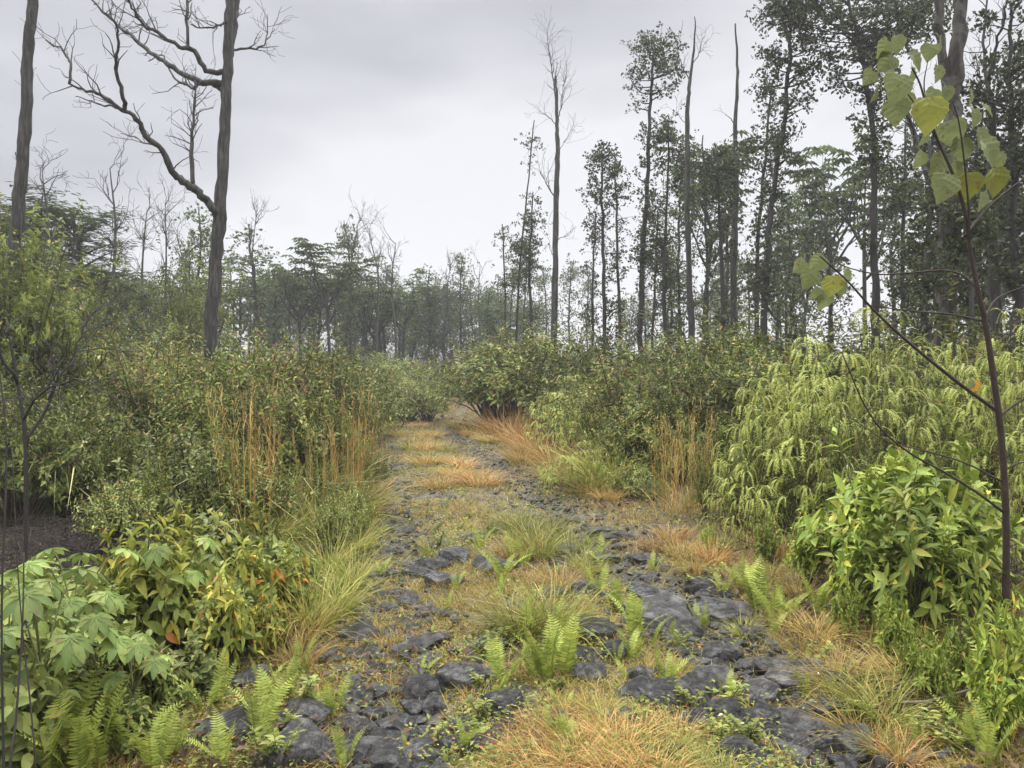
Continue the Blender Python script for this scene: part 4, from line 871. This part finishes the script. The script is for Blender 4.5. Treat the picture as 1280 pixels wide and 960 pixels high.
# far trees: a few kinds, copied
def proto_slender(seed):
    rng = np.random.default_rng(seed); h = 8.; tr = [(0, 0, 0)] + [(rng.normal(0, .12), rng.normal(0, .12), h * f) for f in (.3, .6, .85, 1)]
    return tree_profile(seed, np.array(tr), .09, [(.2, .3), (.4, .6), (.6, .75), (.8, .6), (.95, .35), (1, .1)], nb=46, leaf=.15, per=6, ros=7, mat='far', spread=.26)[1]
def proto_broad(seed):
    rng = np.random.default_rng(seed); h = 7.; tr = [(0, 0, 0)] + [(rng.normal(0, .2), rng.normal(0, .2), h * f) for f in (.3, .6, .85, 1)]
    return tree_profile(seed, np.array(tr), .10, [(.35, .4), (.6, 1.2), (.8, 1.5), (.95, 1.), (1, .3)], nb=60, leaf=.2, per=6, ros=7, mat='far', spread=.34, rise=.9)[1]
def proto_umbrella(seed):
    rng = np.random.default_rng(seed); out = []; tips = []; h = 4.5
    trunk = [(0, 0, 0), (rng.normal(0, .1), rng.normal(0, .1), h * .5), (rng.normal(0, .15), 0, h)]
    tb = MB(); tb.add(*tube(spline(trunk, 4), np.linspace(.09, .06, 9), 7), smooth=True)
    for k in range(7):
        a = k * .9 + rng.normal(0, .3); grow(out, tips, rng, np.array(trunk[-1]) * [1, 1, rng.uniform(.72, 1)], (math.cos(a), math.sin(a), .8), 1.9, .05, 1, 3, .3, .9, 5, .8, .6)
    bb = MB(); [bb.add(*tube(a, b, 5)) for a, b in out]
    fb = MB(); tv, tf = DIAM(.17, .1, .35); pos = np.array([t[0] for t in tips]); n = len(pos)
    for q in range(4):                                     # several palmate leaves per tip
        c = pos + rng.normal(0, .16, (n, 3)); b0 = rng.random(n) * 6.28
        for j in range(8):
            e = b0 + j * .785; fb.add(*scat(tv, tf, c, np.stack([np.cos(e), np.sin(e), np.full(n, .05)], -1), (0, 0, 1.), .34 * rng.uniform(.8, 1.15, n)))
    for v_, t_ in zip(bb.V, bb.T): fb.add(v_, t_ - t_.min(), 1)
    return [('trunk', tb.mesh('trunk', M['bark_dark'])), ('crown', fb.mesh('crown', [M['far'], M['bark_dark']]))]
def proto_bare(seed, h=9.):
    rng = np.random.default_rng(seed); tr = np.array([(0, 0, 0), (rng.normal(0, .15), 0, h * .4), (rng.normal(0, .25), rng.normal(0, .2), h * .75), (rng.normal(0, .3), 0, h)]); tb = MB(); s = spline(tr, 5); tb.add(*tube(s, np.linspace(.10, .02, len(s)), 6, .05, rng), smooth=True)
    out = []; tips = []
    for k in range(17):
        i = int(rng.integers(len(s) // 2, len(s))); a = rng.random() * 6.28; grow(out, tips, rng, s[i], (math.cos(a), math.sin(a), 1.), rng.uniform(.5, 1.3), .022, 2, 3, .4, .5, 4, .8, .6, .006)
    bb = MB(); [bb.add(*tube(a, b, 4)) for a, b in out]
    return [('trunk', tb.mesh('trunk', M['bark_dead'])), ('crown', bb.mesh('crown', M['bark_dead']))]
def proto_flat(seed):
    """feathery flat tiers on spreading limbs"""
    rng = np.random.default_rng(seed); h = 10.; tr = np.array([(0, 0, 0), (.2, 0, h * .4), (0, .2, h * .75), (.2, 0, h * .97)]); s = spline(tr, 5); tb = MB(); tb.add(*tube(s, np.linspace(.2, .05, len(s)), 8), smooth=True); bb = MB(); fb = MB(); pos = []
    for k in range(24):
        f = .42 + .58 * k / 23; a = k * 2.4 + rng.normal(0, .3); L = (3.6 * (1 - (f - .42) * 1.0)) * rng.uniform(.6, 1.05); c = np.array([np.interp(f, np.linspace(0, 1, len(s)), s[:, j]) for j in range(3)])
        e = c + np.array([math.cos(a) * L, math.sin(a) * L, .55]); st = c - [0, 0, .5]; bb.add(*tube(spline([st, (st + e) / 2 + [0, 0, .15], e], 3), np.linspace(.05, .012, 7), 5))
        for q in range(26):
            u = rng.uniform(.35, 1.1); pos.append(st + (e - st) * u + np.array([rng.normal(0, .5), rng.normal(0, .5), rng.normal(.1, .06)]))
    pos = np.array(pos); n = len(pos); tv, tf = DIAM(.14, .05, .1)
    for j in range(9):
        e = rng.random(n) * 6.28; fb.add(*scat(tv, tf, pos + rng.normal(0, .12, (n, 3)) * [1, 1, .3], np.stack([np.cos(e), np.sin(e), .05 * rng.standard_normal(n)], -1), (0, 0, 1.), .34 * rng.uniform(.7, 1.2, n)))
    for v_, t_ in zip(bb.V, bb.T): fb.add(v_, t_ - t_.min(), 1)
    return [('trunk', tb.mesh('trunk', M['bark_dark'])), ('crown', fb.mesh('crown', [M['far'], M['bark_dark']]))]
PS = [proto_slender(900 + k) for k in range(4)]; PB = [proto_broad(910 + k) for k in range(3)]; PU = [proto_umbrella(920 + k) for k in range(3)]; PD = [proto_bare(930 + k) for k in range(4)]; PF = [proto_flat(940 + k) for k in range(2)]
KIND = {'s': (PS, 8.1, 'slender leafy tree', 'tree'), 'b': (PB, 7.6, 'round crowned leafy tree', 'tree'), 'u': (PU, 7.0, 'umbrella crowned tree', 'tree'), 'd': (PD, 9.3, 'bare twiggy tree', 'dead_tree'), 'f': (PF, 10.6, 'flat tiered tree', 'tree')}
def put_tree(kind, px, top, Yd, zone, w=1.):
    lst, h0, desc, nm = KIND[kind]; p = XG(px, Yd); H = P(px, top, Yd)[2] - p[2]; s = H / h0; ww = s ** .6 * w
    thing(nm, lst[int(RNG.integers(len(lst)))], p, RNG.uniform(0, 6.28), (ww, ww, s), 'hazy ' + desc, zone, 'tree', 'hazy ' + desc + 's of the treeline')
ZL, ZM, ZR = 'left of forked dead tree', 'between forked tree and track', 'above the right thicket'
# left
for a in [('f',45,238,26,1.),('f',95,250,28,1.),('f',135,330,30,.8),('f',5,262,24,.9),('d',137,200,27,1.),('d',58,205,24,.8),('d',178,258,32,.9),('d',206,250,30,.8),('d',230,290,36,.8),('s',252,255,30,.9),('s',240,310,34,1.),
          ('u',175,335,33,1.),('u',205,340,36,1.),('b',165,345,38,1.),('b',235,350,38,1.),('b',110,320,36,1.),('u',60,320,30,1.),('b',15,330,28,1.),('s',125,330,40,1.),('s',190,350,42,1.),('u',245,350,30,1.),('s',215,370,45,1.),('s',155,380,45,1.)]: put_tree(a[0], a[1], a[2], a[3], ZL, a[4])
# middle treeline
for a in [('s',316,280,38,1.5),('d',321,262,38,.8),('b',345,330,44,1.),('u',300,325,40,1.),('u',375,325,42,1.),('u',410,292,40,1.),('u',400,312,44,1.),('s',437,275,42,.8),('d',440,273,42,.9),('d',470,288,44,1.),('d',495,298,44,1.),('u',455,325,46,1.),
          ('u',505,345,48,1.),('s',535,335,50,1.1),('s',577,318,50,1.),('d',563,325,50,.8),('d',600,325,52,.8),('b',555,348,52,1.),('b',520,352,52,1.),('s',590,345,52,1.),('s',610,355,54,1.),('s',625,340,52,1.),('s',480,330,50,1.),('b',435,330,48,1.),
          ('b',325,335,46,1.),('s',360,335,48,1.),('s',385,345,50,1.),('s',420,340,50,1.),('s',460,345,52,1.),('s',545,345,55,1.),('s',565,360,55,1.),('b',390,335,52,1.),('s',500,355,55,1.),('s',290,330,44,1.),('s',340,345,50,1.),('b',475,355,56,1.),('b',580,365,56,1.)]: put_tree(a[0], a[1], a[2], a[3], ZM, a[4])
for k in range(40):
    px = RNG.uniform(150, 640); put_tree('ssbu'[k % 4] if k % 5 else 'd', px, RNG.uniform(340, 385), RNG.uniform(45, 70), ZL if px < 270 else ZM)
# right
for a in [('s',713,322,48,.9),('s',735,330,50,.7),('s',640,330,46,.9),('s',655,300,40,.7),('s',682,330,52,.9),('d',740,345,50,.6),('u',885,160,30,.9),('s',905,185,32,.9),('s',850,200,32,.9),('u',1035,185,31,.9),('u',1085,178,32,.9),('b',1010,215,36,.8),
          ('u',970,280,32,1.),('d',975,270,30,.7),('d',1007,300,34,.6),('b',990,300,36,1.),('s',1115,200,28,1.),('b',1250,180,24,1.),('s',1275,150,22,1.2),('s',1235,230,26,.8)]: put_tree(a[0], a[1], a[2], a[3], ZR, a[4])
for k in range(11):
    px = RNG.uniform(760, 1330); put_tree('sssd'[k % 4] if px < 1100 else 'ssbs'[k % 4], px, RNG.uniform(230, 340) if px > 800 else RNG.uniform(320, 370), RNG.uniform(26, 50), ZR if px < 960 else 'left of the sapling' if px < 1130 else 'behind the sapling')
for k in range(8):
    px = RNG.uniform(600, 1000); put_tree('sb'[k % 2], px, RNG.uniform(345, 390), RNG.uniform(45, 70), ZR)

# ------------------------------------------------------------------ the big leafed sapling
heart = leafgrid(lambda v: max(.01, .56 * (math.sin(math.pi * min(1, .10 + .90 * v)) ** .75) * (1 - .55 * v) * 1.35 * (1 + .05 * math.sin(v * 70))), 22, 8, .17, .28, .06)
def sapling():
    D0 = 4.5; base = XG(1258, D0); rng = np.random.default_rng(5); L = lambda pts, dy=0.: px_line(pts, D0, dy) - base
    parts = []
    tb = MB(); tr = np.concatenate([[[0, 0, -.03]], L([(1258,690),(1256,610),(1251,540),(1243,480),(1232,405),(1224,370),(1214,320),(1206,265),(1190,215),(1172,175),(1160,140),(1150,105),(1140,85)])])
    s = spline(tr, 4); tb.add(*tube(s, np.interp(np.linspace(0, 1, len(s)), [0, .3, .5, .75, 1], [.0205, .0175, .0125, .008, .0045]), 8, .03, rng), smooth=True); parts.append(('stem', tb.mesh('stem', M['bark_red'])))
    for pts, r, dy in [([(1248,515),(1200,480),(1150,440),(1110,405),(1085,380),(1060,352),(1025,320)], .008, -.25), ([(1230,402),(1190,393),(1140,389),(1085,381)], .0055, .3), ([(1222,362),(1205,345),(1180,338),(1140,341),(1100,343),(1065,336),(1045,328)], .0055, .35),
        ([(1232,398),(1240,380),(1255,368),(1290,355)], .006, .2), ([(1254,640),(1220,615),(1180,590),(1140,568),(1105,540),(1080,505),(1052,440)], .006, -.3), ([(1252,602),(1205,578),(1150,562),(1110,552),(1060,520)], .0045, .35),
        ([(1250,520),(1262,510),(1290,492)], .008, .1), ([(1206,295),(1222,275),(1245,250),(1290,215)], .007, .2), ([(1212,305),(1210,250),(1204,190),(1198,150),(1190,125)], .005, -.2), ([(1172,175),(1150,140),(1130,110),(1115,85)], .005, .2), ([(1165,150),(1155,110),(1160,75)], .004, -.15), ([(1252,590),(1270,580),(1295,575)], .006, .1)]:
        bb = MB(); s = spline(L(pts, dy), 4); r *= 1.35; bb.add(*tube(s, np.linspace(r, r * .4, len(s)), 6, .04, rng), smooth=True); parts.append(('branch', bb.mesh('branch', M['bark_red'])))
    leaves = [ # centre px, width px, hang direction (x right, y down), facing, material, depth shift
     (1160,145,50,(.15,1),0,'big_y',-.12),(1118,112,44,(-.1,1),.3,'big',-.05),(1120,140,36,(.1,1),-.2,'big',.05),(1145,76,32,(.8,.6),.4,'big',0),(1162,66,24,(-.3,1),-.3,'big',.06),(1105,62,26,(-.4,1),.5,'big',.08),(1122,56,26,(.3,1),.2,'big',.02),(1094,118,22,(-.1,1),1.1,'big',0),(1108,80,28,(-.7,.8),.4,'big',.1),
     (1237,192,44,(.7,.8),.3,'big',-.05),(1245,229,40,(.3,1),.1,'big_y',-.08),(1178,236,42,(-.2,1),.2,'big',-.1),(1209,234,40,(.1,1),-.3,'big_y',-.02),(1172,208,30,(-.6,.9),.5,'big',.08),(1218,148,26,(.2,1),.5,'big',.06),(1236,138,20,(.9,.4),.8,'big',.1),(1188,168,36,(.3,1),-.4,'big',.1),(1200,190,40,(.1,1),.3,'big',.12),(1174,55,20,(0,1),1.1,'big',.12),(1155,172,24,(-.1,1),.9,'big',.12),(1140,95,26,(.1,1),.8,'big',.12),
     (1010,350,30,(-.3,1),.4,'big',0),(1040,358,30,(0,1),0,'big_y',-.05),(1030,376,30,(-.1,1),.5,'big',.05),(1050,362,24,(.3,1),.4,'big',.05),(1024,328,26,(-.5,.7),.5,'big',.05),(1000,334,22,(-.7,.8),.6,'big',.06),
     (1226,172,28,(.3,1),.4,'big',.1),(1250,204,26,(.5,1),.2,'big',.1),(1194,214,30,(-.2,1),.6,'big',.12),(1184,118,24,(.2,1),.3,'big',.08),(1132,126,26,(-.2,1),.2,'big',.1),(1214,122,22,(.3,1),.9,'big',.05),(1172,92,24,(.1,1),.5,'big',.1),(1086,98,22,(-.5,1),.4,'big',.05),(1150,200,24,(-.3,1),.6,'big',.1),(1228,252,26,(.2,1),.5,'big',.1),
     (1058,346,22,(.3,1),.6,'big',.05),(1018,368,22,(-.2,1),.7,'big',.05),(1213,482,16,(-.1,1),.7,'big',0),(1218,484,18,(.1,1),.2,'big_o',.02),(1200,160,30,(.6,.7),.3,'big',.14),(1165,122,26,(-.2,1),.4,'big',.14)]
    for (px, py, w, hd, fc, mt, dz) in leaves:
        Dp = D0 + dz * 1.6; W = .88 * w / F * Dp; ln = W * 1.02
        d = norm(np.array([hd[0], rng.normal(0, .12), -hd[1]])); top = P(px - hd[0] * w * .4, py - hd[1] * w * .45, Dp) - base
        mb = MB(); fw = norm(np.array([math.sin(fc) , -math.cos(fc), .45])); mb.add(*scat(heart[0], heart[1], [top], [d], [fw], [(W * .95, ln, ln)]), smooth=True)
        st = top + np.array([rng.normal(0, .02), .04 + .03 * rng.random(), .05]); mb.add(*tube(spline([st, (st + top) / 2 + [0, 0, .012], top], 3), .0016, 4), 1)
        parts.append(('leaf', mb.mesh('leaf', [M[mt], M['stem_g']]), {'label': 'yellowing leaf' if mt == 'big_y' else 'orange withered leaf'} if mt != 'big' else {}))
    thing('sapling', parts, base, desc='slender reddish stemmed sapling with large heart shaped leaves', zone='at the right', cat='sapling')
sapling()

# ------------------------------------------------------------------ dead brush, stalks and fallen twigs
def brush(seed, n, r, h, mat, rad=.006):
    rng = np.random.default_rng(seed); mb = MB()
    for k in range(n):
        p = np.array([rng.normal(0, r * .5), rng.normal(0, r * .5), rng.uniform(0, h * .5)]); d = rdir(rng, 1)[0] * [1, 1, .35]; L = rng.uniform(.3, 1.) * r
        mb.add(*tube(np.array([p - d * L / 2, p + rng.normal(0, .03, 3), p + d * L / 2 + rng.normal(0, .04, 3)]), [rad, rad * .8, rad * .4], 4))
    return mb.mesh('brush_pile', mat)
BR = [brush(1000 + k, 420, 1.0, .7, M['twig_d'], .0042) for k in range(2)]
for k, (px, Y_, s) in enumerate([(70,6.6,.6),(140,6.8,.55),(100,6.1,.6),(30,5.8,.6)]):
    o = struct('dead_twigs', BR[k % 2], 'stuff'); o.location = XG(px, Y_); o.rotation_euler = (0, 0, RNG.uniform(0, 6)); o.scale = (s, s, s)
for (pts, Y_, r, mt, d) in [([(12,985),(20,900),(28,780),(30,690)], 1.9, .004, 'twig_d', 'dead brown stalk'), ([(45,985),(38,880),(24,740),(15,560)], 2.0, .0028, 'twig_d', 'tall thin dead stalk'),
    ([(5,985),(2,760),(8,560),(-5,430)], 2.3, .0045, 'bark_dark', 'dark mossy stem')]:
    l = px_line(pts, Y_, .15); b = l[0].copy(); b[2] = float(gz(b[0], b[1])) - .02; mb = MB(); s = spline(np.concatenate([[b], l]) - b, 4); mb.add(*tube(s, np.linspace(r, r * .4, len(s)), 6, .1), smooth=True)
    thing('dead_stalk', mb.mesh('dead_stalk', M[mt]), b, desc=d, zone='rising at the left edge', cat='stalk')
b, pr = bare_parts(50, np.array([XG(30, 5.2), P(32, 560, 5.2), P(22, 480, 5.2), P(12, 420, 5.2)]), .015, .008, [(px_line([(32,560),(60,500),(95,440),(105,400)], 5.2, .3), .016, .006, 16), (px_line([(22,480),(-5,430),(-20,400)], 5.2, -.3), .014, .006, 10), (px_line([(30,520),(60,480),(110,470)], 5.2, -.3), .012, .005, 14)], bark='bark_dark', tw_len=.35)
thing('dead_shrub', pr, b, desc='dark dead shrub with crooked bare branches', zone='at the left edge', cat='shrub')
for (pts, r, mt, d) in [([(1115,893),(1160,896),(1220,885),(1290,878)], .007, 'twig', 'pale fallen branch'), ([(1095,905),(1130,870),(1180,830),(1230,770)], .005, 'twig_d', 'thin brown fallen branch'), ([(1110,900),(1150,878),(1200,860)], .004, 'twig', 'thin pale fallen twig'), ([(1150,905),(1200,865),(1290,825)], .005, 'twig_d', 'long dark fallen twig'),
    ([(1000,665),(960,640),(925,670)], .008, 'twig', 'bent dry stick'), ([(60,640),(110,628),(160,640)], .009, 'twig_d', 'dark fallen stick')]:
    l = [GP(x, y) for x, y in pts]; l = np.array([(a[0], a[1], gz(a[0], a[1]) + .05 + .02 * k) for k, a in enumerate(l)]); b = l[0].copy(); mb = MB(); s = spline(l - b, 5); mb.add(*tube(s, np.linspace(r, r * .5, len(s)), 6, .1), smooth=True)
    thing('fallen_branch', mb.mesh('fallen_branch', M[mt]), b, desc=d, zone='on the right verge' if pts[0][0] > 500 else 'in the dark hollow at left', cat='branch')

finish_labels()

# ------------------------------------------------------------------ haze, sky, light, camera
HAZE = .0015
def haze():
    x0, x1, y0, y1, z0, z1 = -160, 160, -40, 220, -4, 24
    V = [(x, y, z) for x in (x0, x1) for y in (y0, y1) for z in (z0, z1)]
    T = [(0, 1, 3), (0, 3, 2), (4, 6, 7), (4, 7, 5), (0, 4, 5), (0, 5, 1), (2, 3, 7), (2, 7, 6), (0, 2, 6), (0, 6, 4), (1, 5, 7), (1, 7, 3)]
    m, nt, N = new_mat('haze'); v = N('ShaderNodeVolumePrincipled', Density=HAZE); v.inputs['Color'].default_value = (.93, .94, .96, 1); v.inputs['Anisotropy'].default_value = .2
    o = N('ShaderNodeOutputMaterial'); nt.links.new(v.outputs[0], o.inputs['Volume'])
    mb = MB(); mb.add(V, T); return struct('haze', mb.mesh('haze', m), 'stuff')
if HAZE: haze()
W = bpy.data.worlds.new('World'); SC.world = W; W.use_nodes = True; nt = W.node_tree; nt.nodes.clear(); L = nt.links.new; N = lambda t, **k: _node(nt, t, **k)
sky = N('ShaderNodeTexSky'); sky.sky_type = 'NISHITA'; sky.sun_disc = False; sky.sun_elevation = R(62); sky.sun_rotation = R(-35)
tc = N('ShaderNodeTexCoord'); mp = N('ShaderNodeMapping'); mp.inputs['Scale'].default_value = (1, 1, 2.6); L(tc.outputs['Generated'], mp.inputs[0])
nz = N('ShaderNodeTexNoise', Scale=1.25, Detail=5., Roughness=.45); L(mp.outputs[0], nz.inputs['Vector'])
cl = ramp(nt, [(.41, (.335, .335, .362)), (.5, (.45, .451, .476)), (.59, (.585, .586, .605))]); L(nz.outputs['Fac'], cl.inputs[0])
sp = N('ShaderNodeSeparateXYZ'); L(tc.outputs['Generated'], sp.inputs[0])
gr = N('ShaderNodeMapRange', interpolation_type='SMOOTHSTEP'); gr.inputs['From Min'].default_value = .42; gr.inputs['From Max'].default_value = 1.; gr.inputs['To Min'].default_value = 1.; gr.inputs['To Max'].default_value = 8.; L(sp.outputs['Z'], gr.inputs['Value'])
cs = N('ShaderNodeVectorMath', operation='SCALE'); L(cl.outputs[0], cs.inputs[0]); L(gr.outputs[0], cs.inputs['Scale'])
b1 = N('ShaderNodeBackground', Strength=.08); L(sky.outputs[0], b1.inputs[0])
b2 = N('ShaderNodeBackground', Strength=1.05); L(cs.outputs[0], b2.inputs[0])
ms = N('ShaderNodeMixShader', Fac=.93); L(b1.outputs[0], ms.inputs[1]); L(b2.outputs[0], ms.inputs[2])
ow = N('ShaderNodeOutputWorld'); L(ms.outputs[0], ow.inputs[0])
sl = bpy.data.lights.new('sun', 'SUN'); sl.energy = 1.5; sl.angle = R(14); sl.color = (1., .97, .92)
so = bpy.data.objects.new('sun', sl); COL.objects.link(so)
el, az = R(62), R(-35); dv = Vector((math.sin(az) * math.cos(el), math.cos(az) * math.cos(el), math.sin(el))); so.rotation_euler = dv.to_track_quat('Z', 'Y').to_euler(); so.location = dv * 40
cd = bpy.data.cameras.new('camera'); cd.sensor_width = 36; cd.lens = 36 * F / 1280; cd.clip_start = .05; cd.clip_end = 1000
co = bpy.data.objects.new('camera', cd); COL.objects.link(co); co.location = (0, 0, EYE); co.rotation_euler = (R(90) - PITCH, 0, 0); SC.camera = co
SC.view_settings.view_transform = 'Standard'; SC.view_settings.look = 'None'; SC.view_settings.exposure = .53; SC.view_settings.gamma = 1.
SC.render.engine = 'CYCLES'; c = SC.cycles
c.max_bounces = 5; c.diffuse_bounces = 2; c.glossy_bounces = 2; c.transmission_bounces = 3; c.transparent_max_bounces = 4; c.volume_bounces = 1
c.use_adaptive_sampling = True; c.adaptive_threshold = .02; c.use_denoising = True; c.denoiser = 'OPENIMAGEDENOISE'; c.denoising_input_passes = 'RGB_ALBEDO_NORMAL'; c.denoising_prefilter = 'ACCURATE'
c.caustics_reflective = False; c.caustics_refractive = False; c.sample_clamp_indirect = 4.
